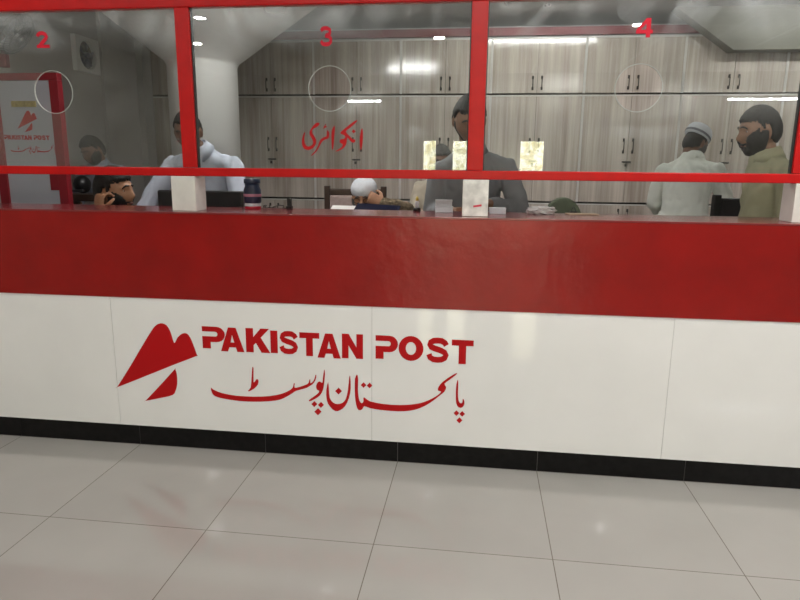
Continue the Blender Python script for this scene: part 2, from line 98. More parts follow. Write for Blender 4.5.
def glass_mat():
    m, nt, b = new_mat('window_glass')
    nt.nodes.remove(b)
    out = nt.nodes['Material Output']
    tr = nt.nodes.new('ShaderNodeBsdfTransparent'); tr.inputs['Color'].default_value = (.93, .95, .94, 1)
    gl = nt.nodes.new('ShaderNodeBsdfGlossy'); gl.inputs['Roughness'].default_value = 0; gl.inputs['Color'].default_value = (1, 1, 1, 1)
    fr = nt.nodes.new('ShaderNodeFresnel'); fr.inputs['IOR'].default_value = 1.5
    mix = nt.nodes.new('ShaderNodeMixShader')
    nt.links.new(fr.outputs['Fac'], mix.inputs['Fac']); nt.links.new(tr.outputs['BSDF'], mix.inputs[1]); nt.links.new(gl.outputs['BSDF'], mix.inputs[2])
    # wiped-dust smears, denser towards the top of the panes
    geo = nt.nodes.new('ShaderNodeNewGeometry')
    n = nt.nodes.new('ShaderNodeTexNoise'); n.inputs['Scale'].default_value = 3.2; n.inputs['Detail'].default_value = 6; n.inputs['Distortion'].default_value = 2.2
    nt.links.new(geo.outputs['Position'], n.inputs['Vector'])
    sx = nt.nodes.new('ShaderNodeSeparateXYZ'); nt.links.new(geo.outputs['Position'], sx.inputs['Vector'])
    mr = nt.nodes.new('ShaderNodeMapRange'); mr.inputs['From Min'].default_value = 1.72; mr.inputs['From Max'].default_value = 1.88
    mr.inputs['To Min'].default_value = .02; mr.inputs['To Max'].default_value = .30
    nt.links.new(sx.outputs['Z'], mr.inputs['Value'])
    mu = nt.nodes.new('ShaderNodeMath'); mu.operation = 'MULTIPLY'
    m2 = nt.nodes.new('ShaderNodeMapRange'); m2.inputs['From Min'].default_value = .42; m2.inputs['From Max'].default_value = .66; m2.inputs['To Min'].default_value = .2
    nt.links.new(n.outputs['Fac'], m2.inputs['Value'])
    nt.links.new(mr.outputs['Result'], mu.inputs[0]); nt.links.new(m2.outputs['Result'], mu.inputs[1])
    df = nt.nodes.new('ShaderNodeBsdfDiffuse'); df.inputs['Color'].default_value = (.75, .78, .8, 1)
    mix2 = nt.nodes.new('ShaderNodeMixShader')
    nt.links.new(mu.outputs['Value'], mix2.inputs['Fac']); nt.links.new(mix.outputs['Shader'], mix2.inputs[1]); nt.links.new(df.outputs['BSDF'], mix2.inputs[2])
    nt.links.new(mix2.outputs['Shader'], out.inputs['Surface'])
    return m
def foliage_pane():
    m, nt, b = new_mat('daylit_window_pane')
    tc = nt.nodes.new('ShaderNodeTexCoord')
    n = nt.nodes.new('ShaderNodeTexNoise'); n.inputs['Scale'].default_value = 14; n.inputs['Detail'].default_value = 6
    nt.links.new(tc.outputs['Object'], n.inputs['Vector'])
    cr = nt.nodes.new('ShaderNodeValToRGB')
    cr.color_ramp.elements[0].position = .35; cr.color_ramp.elements[0].color = (.55, .5, .22, 1)
    cr.color_ramp.elements[1].position = .6; cr.color_ramp.elements[1].color = (1, .98, .80, 1)
    nt.links.new(n.outputs['Fac'], cr.inputs['Fac']); nt.links.new(cr.outputs['Color'], b.inputs['Emission Color'])
    b.inputs['Emission Strength'].default_value = 13
    b.inputs['Base Color'].default_value = (.3, .3, .25, 1)
    return m

M = {}
M['floor'] = brick_mat('polished_floor_tiles', (.372, .360, .338), (.16, .14, .12), .6, .626, .0016, .055, var=.025, spec=.6)
M['office_floor'] = brick_mat('office_floor_tiles', (.30, .28, .26), (.12, .11, .1), .6, .6, .003, .3)
M['ceiling'] = brick_mat('ceiling_tiles', (.60, .58, .53), (1, 1, 1), .6, .6, .012, .7, off=(.2, .1))
M['office_ceiling'] = pm('office_ceiling_plaster', (.42, .42, .42), .8, var=.12, vscale=2)
M['hall_wall'] = pm('hall_wall_paint', (.42, .40, .35), .7, var=.05)
M['grey_wall'] = pm('grey_wall_paint', (.42, .405, .385), .7, var=.1, vscale=1.6)
M['back_wall'] = pm('back_wall_paint', (.40, .40, .41), .7, var=.05)
M['plaster'] = pm('white_plaster', (.66, .65, .63), .65, var=.03, bump=.1, bscale=9)
M['red_strip'] = pm('dark_red_strip', (.17, .025, .035), .5)
M['white_panel'] = pm('white_glossy_panel', (.80, .80, .785), .045, var=.03, vscale=3, spec=.6)
M['fascia'] = pm('red_laminate', (.25, .004, .003), .24, var=.12, vscale=5, bump=.22, bscale=14, spec=.45)
M['top'] = pm('red_counter_top', (.20, .028, .03), .16, spec=.7, var=.1, vscale=12, bump=.05, bscale=80)
M['frame_red'] = pm('red_painted_frame', (.47, .004, .004), .35, var=.08, vscale=20, bump=.08, bscale=30, spec=.3)
M['board_red'] = pm('dark_red_board_frame', (.24, .005, .014), .4)
M['beam'] = pm('olive_grey_beam_paint', (.17, .165, .14), .8, var=.1)
M['vinyl'] = pm('red_vinyl', (.43, .004, .006), .5, spec=.2)
M['glass_vinyl'] = pm('red_vinyl_on_glass', (.56, .010, .03), .5, spec=.2)
M['black_skirt'] = pm('black_granite', (.006, .0055, .0055), .3, var=.4, vscale=30, spec=.18)
M['joint'] = pm('pale_joint', (.09, .085, .08), .7)
M['seam'] = pm('panel_seam', (.38, .37, .35), .6)
M['marble'] = pm('white_marble', (.66, .65, .61), .3, var=.07, vscale=14)
M['scribble'] = pm('marble_with_scuffs', (.72, .71, .67), .4, var=.25, vscale=22)
M['note_red'] = pm('red_ink', (.6, .05, .08), .5)
M['wood'] = wood_mat()
M['trim'] = pm('aluminium_trim', (.62, .60, .57), .35)
M['gap'] = pm('dark_gap', (.05, .045, .04), .8)
M['handle'] = pm('dark_bronze_handle', (.05, .045, .04), .35, metal=.6)
M['white_frame'] = pm('white_plastic', (.68, .68, .66), .35)
M['blade'] = pm('dark_blue_blades', (.022, .028, .085), .35)
M['wire'] = pm('grey_wire', (.03, .03, .033), .4)
M['steel'] = pm('brushed_steel', (.5, .5, .5), .3, metal=.9)
M['board_white'] = pm('white_board', (.44, .45, .50), .35, var=.03)
M['brass'] = pm('brass_plate', (.42, .33, .10), .35, metal=.4, var=.3, vscale=60)
M['black'] = pm('black_plastic', (.012, .012, .013), .4)
M['glossblack'] = pm('glossy_dark_blue_cover', (.01, .012, .035), .12, spec=.7)
M['paper'] = pm('paper', (.72, .71, .68), .7, var=.05, vscale=20)
M['boxwhite'] = pm('white_card', (.66, .68, .72), .6)
M['dark_wood'] = pm('dark_brown_wood', (.045, .025, .016), .4, var=.2, vscale=9)
M['desk_wood'] = pm('brown_desk_wood', (.16, .09, .055), .35, var=.2, vscale=6)
M['pad'] = pm('pinkish_grey_fabric', (.34, .26, .24), .9, var=.12, vscale=40)
M['green'] = pm('olive_fabric', (.12, .14, .095), .9, var=.12, vscale=30)
M['tan'] = pm('tan_card', (.45, .33, .22), .7)
M['clear'] = pm('crumpled_white_plastic', (.62, .61, .60), .25, bump=.3, bscale=50)
M['navy'] = pm('dark_blue_plastic', (.02, .035, .075), .3, spec=.6)
M['pink'] = pm('pink_label', (.55, .25, .35), .5)
M['red_plastic'] = pm('red_plastic', (.5, .02, .04), .4)
M['yellow'] = pm('yellow_plastic', (.65, .5, .10), .4)
M['skin_a'] = pm('brown_skin', (.17, .085, .052), .5, var=.08, vscale=30)
M['skin_b'] = pm('light_brown_skin', (.40, .205, .115), .5, var=.08, vscale=30)
M['skin_c'] = pm('tan_skin', (.27, .145, .088), .5, var=.08, vscale=30)
M['hair'] = pm('black_hair', (.008, .007, .006), .6, bump=.6, bscale=160)
M['greyhair'] = pm('grey_hair', (.10, .095, .09), .8, bump=.6, bscale=160)
M['eye_white'] = pm('eye_white', (.6, .58, .55), .2)
M['iris'] = pm('dark_iris', (.02, .012, .008), .2)
M['lips'] = pm('lips', (.22, .09, .07), .5)
M['s_blue'] = pm('pale_blue_cotton', (.50, .54, .63), .9, var=.05, vscale=8)
M['s_bluegrey'] = pm('blue_grey_cotton', (.27, .29, .34), .9, var=.1, vscale=8)
M['s_brown'] = pm('mottled_brown_knit', (.16, .12, .075), .95, var=.55, vscale=55, bump=.6, bscale=90)
M['s_grey'] = pm('grey_cotton', (.21, .215, .225), .9, var=.07, vscale=8)
M['s_white'] = pm('off_white_cotton', (.66, .68, .62), .9, var=.04, vscale=8)
M['s_khaki'] = pm('khaki_cotton', (.36, .345, .225), .9, var=.07, vscale=8)
M['s_beige'] = pm('beige_cotton', (.50, .45, .36), .9, var=.05, vscale=8)
M['s_dark'] = pm('dark_cloth', (.03, .028, .03), .9)
M['cap_white'] = pm('white_crochet', (.66, .68, .72), .9, bump=.5, bscale=150, var=.06, vscale=60)
M['cap_grey'] = pm('grey_band', (.17, .175, .20), .9)
M['cap_black'] = pm('dark_navy_cap', (.012, .013, .028), .9)
M['glass'] = glass_mat()
M['glass_edge'] = pm('ground_glass_edge', (.50, .53, .50), .35)
M['tube'] = emis('tube_light', (.93, .95, 1.0), 80)
M['tube_office'] = emis('office_tube_light', (1.0, .985, .96), 150)
M['tube_dim'] = emis('dimmed_office_tube', (1.0, .985, .96), 62)  # office tube at lower strength, to keep the right-hand cupboards from rendering too bright
M['panel'] = emis('led_panel', (1.0, .975, .94), 27)
M['spot'] = emis('downlight', (1.0, .98, .95), 350)
M['pane'] = foliage_pane()

# ------------------------------------------------------------------ mesh helpers
def box(bm, c, s, bev=0, rot=None):
    r = bmesh.ops.create_cube(bm, size=1)
    vs = r['verts']
    bmesh.ops.scale(bm, vec=s, verts=vs)
    if bev:
        es = list({e for v in vs for e in v.link_edges})
        rr = bmesh.ops.bevel(bm, geom=es, offset=bev, segments=2, affect='EDGES', profile=.5)
        vs = list({v for f in rr['faces'] for v in f.verts} | {v for v in vs if v.is_valid})
    if rot: bmesh.ops.rotate(bm, cent=(0, 0, 0), matrix=rot, verts=vs)
    bmesh.ops.translate(bm, vec=c, verts=vs)
    return vs
def bx(bm, x0, x1, y0, y1, z0, z1, bev=0):
    return box(bm, ((x0 + x1) / 2, (y0 + y1) / 2, (z0 + z1) / 2), (x1 - x0, y1 - y0, z1 - z0), bev)
def frame_for(t, ref=None):
    t = t.normalized()
    r = V(ref) if ref is not None else V((1, 0, 0))
    r = r - t * r.dot(t)
    if r.length < 1e-4:
        r = V((0, 1, 0)) - t * t.y
    r.normalize()
    return r, t.cross(r)
def tube(bm, pts, rads, n=14, ref=None, caps=True):
    pts = [V(p) for p in pts]
    rads = [(r, r) if not isinstance(r, (tuple, list)) else r for r in rads]
    rings = []
    P, R = list(pts), list(rads)
    T = [(P[min(i + 1, len(P) - 1)] - P[max(i - 1, 0)]).normalized() for i in range(len(P))]
    if caps:
        for k, (i, sg) in enumerate(((0, -1), (len(pts) - 1, 1))):
            base, rr, t = pts[i], rads[i], T[i if k == 0 else len(T) - 1]
            m = min(rr)
            extra = [(base + t * sg * m * a, (rr[0] * b, rr[1] * b)) for a, b in ((.5, .866), (.87, .5))]
            if k == 0:
                P = [e[0] for e in extra][::-1] + P; R = [e[1] for e in extra][::-1] + R; T = [t, t] + T
            else:
                P = P + [e[0] for e in extra]; R = R + [e[1] for e in extra]; T = T + [t, t]
    prev = None
    for p, r, t in zip(P, R, T):
        if ref is None and prev is not None:
            a, b = frame_for(t, prev)
        else:
            a, b = frame_for(t, ref)
        prev = a
        rings.append([bm.verts.new(p + a * r[0] * math.cos(2 * PI * k / n) + b * r[1] * math.sin(2 * PI * k / n)) for k in range(n)])
    for i in range(len(rings) - 1):
        for k in range(n):
            bm.faces.new((rings[i][k], rings[i][(k + 1) % n], rings[i + 1][(k + 1) % n], rings[i + 1][k]))
    bm.faces.new(rings[0][::-1]); bm.faces.new(rings[-1])
    return rings
def ball(bm, c, r, rot=None, u=20, v=14):
    res = bmesh.ops.create_uvsphere(bm, u_segments=u, v_segments=v, radius=1)
    vs = res['verts']
    bmesh.ops.scale(bm, vec=r if isinstance(r, (tuple, list)) else (r, r, r), verts=vs)
    if rot is not None: bmesh.ops.rotate(bm, cent=(0, 0, 0), matrix=rot, verts=vs)
    bmesh.ops.translate(bm, vec=c, verts=vs)
    return vs
def lathe(bm, prof, n=40, c=(0, 0, 0), sx=1, sy=1):
    rings = []
    for r, z in prof:
        rings.append([bm.verts.new((c[0] + sx * r * math.cos(2 * PI * k / n), c[1] + sy * r * math.sin(2 * PI * k / n), c[2] + z)) for k in range(n)])
    for i in range(len(rings) - 1):
        for k in range(n):
            bm.faces.new((rings[i][k], rings[i][(k + 1) % n], rings[i + 1][(k + 1) % n], rings[i + 1][k]))
    bm.faces.new(rings[0][::-1]); bm.faces.new(rings[-1])
def link(name, me, parent=None):
    o = bpy.data.objects.new(name, me); COL.objects.link(o)
    if parent: o.parent = parent
    return o
def obj(name, bm, mat, parent=None, smooth=False, loc=None):
    bmesh.ops.recalc_face_normals(bm, faces=bm.faces)
    me = bpy.data.meshes.new(name)
    if smooth:
        for f in bm.faces: f.smooth = True
    bm.to_mesh(me); bm.free()
    if loc is not None:
        me.transform(Matrix.Translation(-V(loc)))
    me.materials.append(M[mat] if isinstance(mat, str) else mat)
    o = link(name, me, parent)
    if loc is not None: o.location = loc
    return o
def B(): return bmesh.new()
def one(name, mat, parent, *boxes, bev=0):
    bm = B()
    for b in boxes: bx(bm, *b, bev=bev)
    return obj(name, bm, mat, parent)
def thing(name, label, cat, loc=(0, 0, 0), rz=0, group=None):
    o = bpy.data.objects.new(name, None); COL.objects.link(o)
    o.empty_display_size = .1
    o.location = loc; o.rotation_euler = (0, 0, rz)
    return tag(o, label, cat, group)
def tag(o, label, cat, group=None):
    o['label'] = label; o['category'] = cat
    if group: o['group'] = group
    return o
def struct(name, bm, mat):
    o = obj(name, bm, mat); o['kind'] = 'structure'; return o
def flat_mesh(polys, y, th, xf=None):
    """vinyl shapes standing in the plane Y=y, given as (x, z) outlines; inner outlines cut holes"""
    cu = bpy.data.curves.new('c', 'CURVE'); cu.dimensions = '2D'; cu.fill_mode = 'BOTH'; cu.extrude = th / 2
    for pl in polys:
        if xf: pl = [xf(p) for p in pl]
        sp = cu.splines.new('POLY'); sp.points.add(len(pl) - 1)
        for q, p in zip(sp.points, pl): q.co = (p[0], p[1], 0, 1)
        sp.use_cyclic_u = True
    o = bpy.data.objects.new('c', cu); COL.objects.link(o)
    dg = bpy.context.evaluated_depsgraph_get(); dg.update()
    me = bpy.data.meshes.new_from_object(o.evaluated_get(dg))
    bpy.data.objects.remove(o); bpy.data.curves.remove(cu)
    me.transform(Matrix.Translation((0, y, 0)) @ Matrix.Rotation(PI / 2, 4, 'X'))
    return me
def flat(name, polys, y, mat, parent, th=.0012, xf=None, solid=False):
    if solid:   # every outline is its own filled stroke
        bb = B()
        for i, pl in enumerate(polys):
            m1 = flat_mesh([pl], y - i * .00002, th, xf); bb.from_mesh(m1); bpy.data.meshes.remove(m1)
        me = bpy.data.meshes.new(name); bb.to_mesh(me); bb.free()
    else: me = flat_mesh(polys, y, th, xf)
    me.name = name
    me.materials.clear(); me.materials.append(M[mat])
    return link(name, me, parent)
def fuse(bm, voxel, smooth=3, fac=.5):
    """merge overlapping closed volumes into one continuous skin"""
    bmesh.ops.recalc_face_normals(bm, faces=bm.faces)
    me = bpy.data.meshes.new('t'); bm.to_mesh(me); bm.free()
    o = bpy.data.objects.new('t', me); COL.objects.link(o)
    md = o.modifiers.new('r', 'REMESH'); md.mode = 'VOXEL'; md.voxel_size = voxel; md.use_smooth_shade = True
    if smooth:
        s = o.modifiers.new('s', 'SMOOTH'); s.factor = fac; s.iterations = smooth
    dg = bpy.context.evaluated_depsgraph_get(); dg.update()
    out = bpy.data.meshes.new_from_object(o.evaluated_get(dg))
    bpy.data.objects.remove(o); bpy.data.meshes.remove(me)
    return out

# ------------------------------------------------------------------ the rooms
CEIL = 2.7
XL, XR = -4.2, 6.0
YH, YB = -7.3, 4.35
bm = B(); bx(bm, XL, XR, YH, .42, -.06, 0); struct('floor', bm, 'floor')
bm = B(); bx(bm, XL, XR, .42, YB, -.06, 0); struct('floor_office', bm, 'office_floor')
bm = B(); bx(bm, XL, XR, YH, .14, CEIL, CEIL + .06); struct('ceiling', bm, 'ceiling')
bm = B(); bx(bm, XL, XR, .14, YB, CEIL, CEIL + .06); struct('ceiling_office', bm, 'office_ceiling')
bm = B(); bx(bm, XL - .1, XL, YH, .05, 0, CEIL); struct('wall_left', bm, 'hall_wall')
bm = B(); bx(bm, XR, XR + .1, YH, YB, 0, CEIL); struct('wall_right', bm, 'hall_wall')
bm = B(); bx(bm, XL - .1, XR + .1, YB, YB + .1, 0, CEIL); struct('wall_back', bm, 'back_wall')
bm = B(); bx(bm, -3.25, -3.15, .4, YB, 0, CEIL); struct('wall_office_left', bm, 'grey_wall')
# pilasters on the office's left wall
bm = B(); bx(bm, -3.15, -3.12, 3.06, 3.2, 0, CEIL); bx(bm, -3.15, -3.08, 3.68, 3.85, 0, CEIL); struct('trim_1', bm, 'grey_wall')
# hall wall behind the photographer, with three daylit windows
wins = [(-.62, -.39), (-.16, .15), (.88, 1.27)]
W0, W1 = .35, 1.73
bm = B()
bx(bm, XL, XR, YH - .1, YH, W1, CEIL); bx(bm, XL, XR, YH - .1, YH, 0, W0)
xs = [XL] + [x for w in wins for x in w] + [XR]
for a, b in zip(xs[::2], xs[1::2]): bx(bm, a, b, YH - .1, YH, W0, W1)
struct('wall_hall', bm, 'hall_wall')
for i, (a, b) in enumerate(wins):
    w = B(); bx(w, a, b, YH - .09, YH - .08, W0, W1)
    o = struct('window_%d' % (i + 1), w, 'pane')
    f = B()
    for q in ((a, a + .02, W0, W1), (b - .02, b, W0, W1), (a, b, W0, W0 + .02), (a, b, W1 - .02, W1)):
        bx(f, q[0], q[1], YH - .075, YH - .04, q[2], q[3])
    obj('window_frame', f, 'white_frame', o)
bm = B(); bx(bm, .46, 2.36, YH + .001, YH + .03, 1.80, 2.05); struct('trim_7', bm, 'board_white')
# dark red strip and light band over the cupboards
bm = B(); bx(bm, -3.15, 4.9, 3.86, 3.9, 2.515, 2.585); struct('trim_2', bm, 'red_strip')
bm = B(); bx(bm, -3.15, 4.9, 3.9, YB, 2.50, 2.58); struct('trim_3', bm, 'back_wall')
# lowered ceiling box with a chamfered end at the right of the office
bm = B()
pr = [(1.98, CEIL), (2.50, 2.335), (XR, 2.335), (XR, CEIL)]
a = [bm.verts.new((x, 3.70, z)) for x, z in pr]; b = [bm.verts.new((x, 3.86, z)) for x, z in pr]
bm.faces.new(a); bm.faces.new(b[::-1])
for k in range(4): bm.faces.new((a[k], b[k], b[(k + 1) % 4], a[(k + 1) % 4]))
struct('trim_4', bm, 'beam')
# round mushroom column
bm = B()
lathe(bm, [(.255, 0), (.255, 2.00), (.27, 2.03), (.40, 2.13), (.56, 2.255), (.75, 2.40), (1.0, 2.59), (1.13, CEIL)], 64)
col = obj('column', bm, 'plaster', smooth=True); col.location = (-1.79, 2.2, 0); col['kind'] = 'structure'
col.name = 'trim_5'

# ------------------------------------------------------------------ lamps
def tube_lamp(loc, ln, label, rz=0, wall=False, mat='tube', rad=.014):
    t = thing('tube_light', label, 'light', loc, rz, 'tube lights')
    b = B(); box(b, (0, .02 if wall else 0, 0 if wall else .035), (ln + .06, .03 if wall else .05, .05 if wall else .03), .004); obj('housing', b, 'white_frame', t)
    b = B(); tube(b, [(-ln / 2, -.02 if wall else 0, 0), (ln / 2, -.02 if wall else 0, 0)], [rad, rad], 10); obj('glass_tube', b, mat, t, True)
    return t
tube_lamp((-.95, 1.22, CEIL - .055), 1.15, 'tube light on the office ceiling above the inquiry window', mat='tube_office', rad=.018)
tube_lamp((3.1, 2.95, CEIL - .055), 1.15, 'tube light on the office ceiling toward the right end', mat='tube_dim', rad=.018)
tube_lamp((.9, 2.95, CEIL - .055), 1.15, 'added tube light on the office ceiling beyond counter window four', mat='tube_dim', rad=.018)  # added lamp to brighten the office, set back to hide its cupboard reflection
tube_lamp((4.45, YH + .035, 2.31), 1.25, 'long tube light on the far hall wall, seen as a bright bar in pane four', PI, True)
tube_lamp((-1.53, YH + .035, 2.30), .5, 'short tube light on the far hall wall, mirrored in the pane marked three', PI, True)
def led_panel(x, y, s, label):
    t = thing('ceiling_panel_light', label, 'light', (x, y, CEIL), 0, 'square hall panel lights')
    b = B(); box(b, (0, 0, -.01), (s + .04, s + .04, .02), .003); obj('frame', b, 'white_frame', t)
    b = B(); box(b, (0, 0, -.023), (s, s, .006)); obj('diffuser', b, 'panel', t)
led_panel(-2.1, -.8, .36, 'square panel light on the hall ceiling before window two')
led_panel(1.6, -.8, .6, 'square panel light on the hall ceiling before window four')
led_panel(.3, -2.3, .6, 'added square panel light on the hall ceiling above the photographer')  # added fill lamp for floor and white panel, clear of the pane reflections
led_panel(3.9, -2.0, .6, 'added square panel light on the hall ceiling by the right end of the counter')  # added fill lamp that makes the right side of the counter brighter
led_panel(4.6, -4.6, .6, 'added square panel light on the hall ceiling in the far right bay')  # added out-of-view lamp to lift the hall ceiling at the back right
for x, y, w in ((-.2, -4.6, 'in line with the middle post'), (1.80, -4.13, 'mirrored just left of the figure 4'), (-2.46, -3.5, 'near the left hall wall'), (-3.05, -4.7, 'farthest left in the hall'), (-.99, -2.6, 'nearest the counter')):
    t = thing('downlight', 'small round recessed downlight in the hall ceiling ' + w, 'light', (x, y, CEIL), 0, 'hall downlights')
    b = B(); lathe(b, [(.075, -.012), (.085, -.004), (.085, 0)], 24); obj('bezel', b, 'white_frame', t)
    b = B(); lathe(b, [(.055, -.016), (.055, -.0125)], 24); obj('lens', b, 'spot', t)

# ------------------------------------------------------------------ counter
CT = 1.0717
ctr = thing('service_counter', 'long service counter with red fascia, white panel and black skirting', 'counter', (0, 0, 0))
X0, X1 = XL + .01, XR - .01
one('carcass', 'marble', ctr, (X0, X1, .0125, .34, .001, CT - .0075))
one('countertop', 'top', ctr, (X0, X1, -.006, .385, CT - .007, CT), bev=.002)
one('red_fascia', 'fascia', ctr, (X0, X1, -.004, .012, .694, CT - .0075))
xs = [X0, -2.55, -1.29, -.115, 1.10, 2.40, 3.65, 4.9, X1]
for a, b in zip(xs, xs[1:]):
    o = one('white_panel', 'white_panel', ctr, (a + .0008, b - .0008, 0, .012, .093, .694))
xs = [k * .6 for k in range(-7, 10)]
xs[0] = X0
for a, b in zip(xs, xs[1:]):
    one('skirting_tile', 'black_skirt', ctr, (a + .0012, min(b, X1) - .0012, .001, .012, .001, .093))
one('skirting_grout', 'joint', ctr, (X0, X1, .004, .0118, .0012, .0925))
one('seam_backing', 'seam', ctr, (X0, X1, .0035, .0118, .0935, .6935))
flat('logo_emblem', LOGO, -.0008, 'vinyl', ctr)
LET = []
for h, p in ENG:
    if h: LET[-1].append(p)
    else: LET.append([p])
for p in LET: flat('letter', p, -.0008, 'vinyl', ctr)
flat('urdu_lettering', URDU, -.0008, 'vinyl', ctr, .0012, None, True)

# ------------------------------------------------------------------ glazed screen
scr = thing('glazed_screen', 'red framed glass screen standing along the counter top', 'screen', (0, .1, CT))
def at0(o): o.location = -V((0, .1, CT)); return o
def sone(name, mat, *boxes, bev=0): return at0(one(name, mat, scr, *boxes, bev=bev))
posts = [-3.385, -2.17, -.953, .262, 1.497, 2.72, 3.94, 5.16]
PW = .063
sone('bottom_rail', 'frame_red', (X0, X1, .078, .122, 1.220, 1.256), bev=.004)
sone('top_rail', 'frame_red', (X0, X1, .078, .122, 1.897, 1.957), bev=.004)
for p in posts:
    sone('post', 'frame_red', (p, p + PW, .079, .121, 1.2565, 1.8965), bev=.003)
edges = [X0] + [v for p in posts for v in (p, p + PW)] + [X1]
holes = {-2.17: (-1.533, 1.570), -.953: (-.309, 1.578), .262: (.910, 1.574), 1.497: (2.13, 1.574), -3.385: (-2.76, 1.57)}
def pane(x0, x1, hc, label):
    z0, z1, y0, y1 = 1.257, 1.896, .097, .103
    b = B(); n = 64
    outer_pts = []
    if hc:
        r = .088
        inn, out = [], []
        for k in range(n):
            a = 2 * PI * k / n + PI / 4
            dx, dz = math.cos(a), math.sin(a)
            inn.append((hc[0] + r * dx, hc[1] + r * dz))
            t = min([(x1 - hc[0]) / dx if dx > 1e-6 else 1e9, (x0 - hc[0]) / dx if dx < -1e-6 else 1e9, (z1 - hc[1]) / dz if dz > 1e-6 else 1e9, (z0 - hc[1]) / dz if dz < -1e-6 else 1e9])
            out.append((hc[0] + t * dx, hc[1] + t * dz))
        cor = [(x1, z1), (x0, z1), (x0, z0), (x1, z0)]
        for c in cor:  # pull the nearest rim vertex into each corner
            k = min(range(n), key=lambda i: (out[i][0] - c[0]) ** 2 + (out[i][1] - c[1]) ** 2); out[k] = c
        L = {}
        for nm, ring in (('i', inn), ('o', out)):
            for yy in (y0, y1): L[nm, yy] = [b.verts.new((p[0], yy, p[1])) for p in ring]
        for k in range(n):
            j = (k + 1) % n
            b.faces.new((L['i', y0][k], L['o', y0][k], L['o', y0][j], L['i', y0][j]))
            b.faces.new((L['i', y1][k], L['i', y1][j], L['o', y1][j], L['o', y1][k]))
            b.faces.new((L['i', y0][k], L['i', y0][j], L['i', y1][j], L['i', y1][k]))
            b.faces.new((L['o', y0][k], L['o', y1][k], L['o', y1][j], L['o', y0][j]))
    else:
        bx(b, x0, x1, y0, y1, z0, z1)
    g = at0(obj('glass_pane', b, 'glass', scr))
    if label: g['label'] = label
    if hc:
        b = B(); N = 64; rings = []
        for k in range(N):
            a = 2 * PI * k / N; rr = .0885
            c = V((hc[0] + rr * math.cos(a), .1, hc[1] + rr * math.sin(a))); rd = V((math.cos(a), 0, math.sin(a)))
            rings.append([b.verts.new(c + rd * .0015 * math.cos(t) + V((0, .0040 * math.sin(t), 0))) for t in [2 * PI * q / 8 for q in range(8)]])
        for k in range(N):
            for q in range(8): b.faces.new((rings[k][q], rings[(k + 1) % N][q], rings[(k + 1) % N][(q + 1) % 8], rings[k][(q + 1) % 8]))
        h = obj('hole_rim', b, 'glass_edge', g, True)
    return g
GP = {}
labs = {-2.17: 'glass pane marked 2', -.953: 'glass pane marked 3 with red Urdu word', .262: 'glass pane marked 4'}
for k in range(0, len(edges), 2):
    a, b2 = edges[k], edges[k + 1]
    key = round(a - PW, 3)
    hc = holes.get(key)
    if hc is None and b2 - a < .9: hc = None
    GP[key] = pane(a + .0005, b2 - .0005, hc, labs.get(key))
flat('window_number', NUM2, .0965, 'glass_vinyl', GP[-2.17], .0006, None, True)['label'] = 'red figure 2'
flat('window_number', NUM3, .0965, 'glass_vinyl', GP[-.953], .0006, None, True)['label'] = 'red figure 3'
flat('window_number', NUM4 + NUM4H, .0965, 'glass_vinyl', GP[.262], .0006)['label'] = 'red figure 4'
flat('urdu_word', INQ, .0965, 'vinyl', GP[-.953], .0006, None, True)
# beads: black gasket lines beside the posts
for p in posts:
    for q in (p - .004, p + PW): sone('gasket', 'black', (q + (.0003 if q > p else 0), q + (.004 if q > p else .0037), .090, .110, 1.2565, 1.8965))
for i, x in enumerate([-2.23, -1.006, .247, 1.512, 2.74, 3.96]):
    m = 'scribble' if i == 2 else 'marble'
    o = sone('support_block', m, (x, x + (.108 if i != 2 else .105), .068, .175, CT + .0005, 1.2195), bev=.002)
    if i == 2:
        o['label'] = 'scuffed white block with a red mark'
        b = B()
        vs = bx(b, .292, .326, .0665, .0679, 1.111, 1.119)
        bmesh.ops.rotate(b, cent=(.31, .067, 1.115), matrix=Matrix.Rotation(-.16, 3, 'Y'), verts=b.verts)
        s = obj('red_mark', b, 'note_red', o)

# ------------------------------------------------------------------ cupboards
seams = [-3.145, -2.268, -1.383, -.503, .377, 1.257, 2.150, 3.045, 3.94]
rows = [('wall_cupboard', 1.992, 2.500, 'upper'), ('tall_cupboard', .966, 1.978, 'middle'), ('base_cupboard', 0.08, .952, 'base')]
places = ['in the left corner of the office', 'second from the left corner, beside the white column', 'behind the round column', 'under the figure 3', 'directly behind the middle red post', 'left of the round hole in the pane marked 4', 'behind the round hole in the pane marked 4', 'at the far right behind the man in khaki']
places = ['in the far left corner by the grey wall', 'hidden mostly by the white column', 'just right of the white column', 'behind the red figure 3', 'behind the middle red post', 'right of the middle red post', 'behind the round hole of the pane marked 4', 'at the right end of the wall']
YF = 3.9
def handle_mb(x, z0, z1):
    b = B()
    tube(b, [(x, YF - .021, z0), (x, YF - .045, z0 + .012), (x, YF - .045, z1 - .012), (x, YF - .021, z1)], [.0042] * 4, 8)
    box(b, (x, YF - .0225, z0), (.018, .003, .03)); box(b, (x, YF - .0225, z1), (.018, .003, .03))
    return b
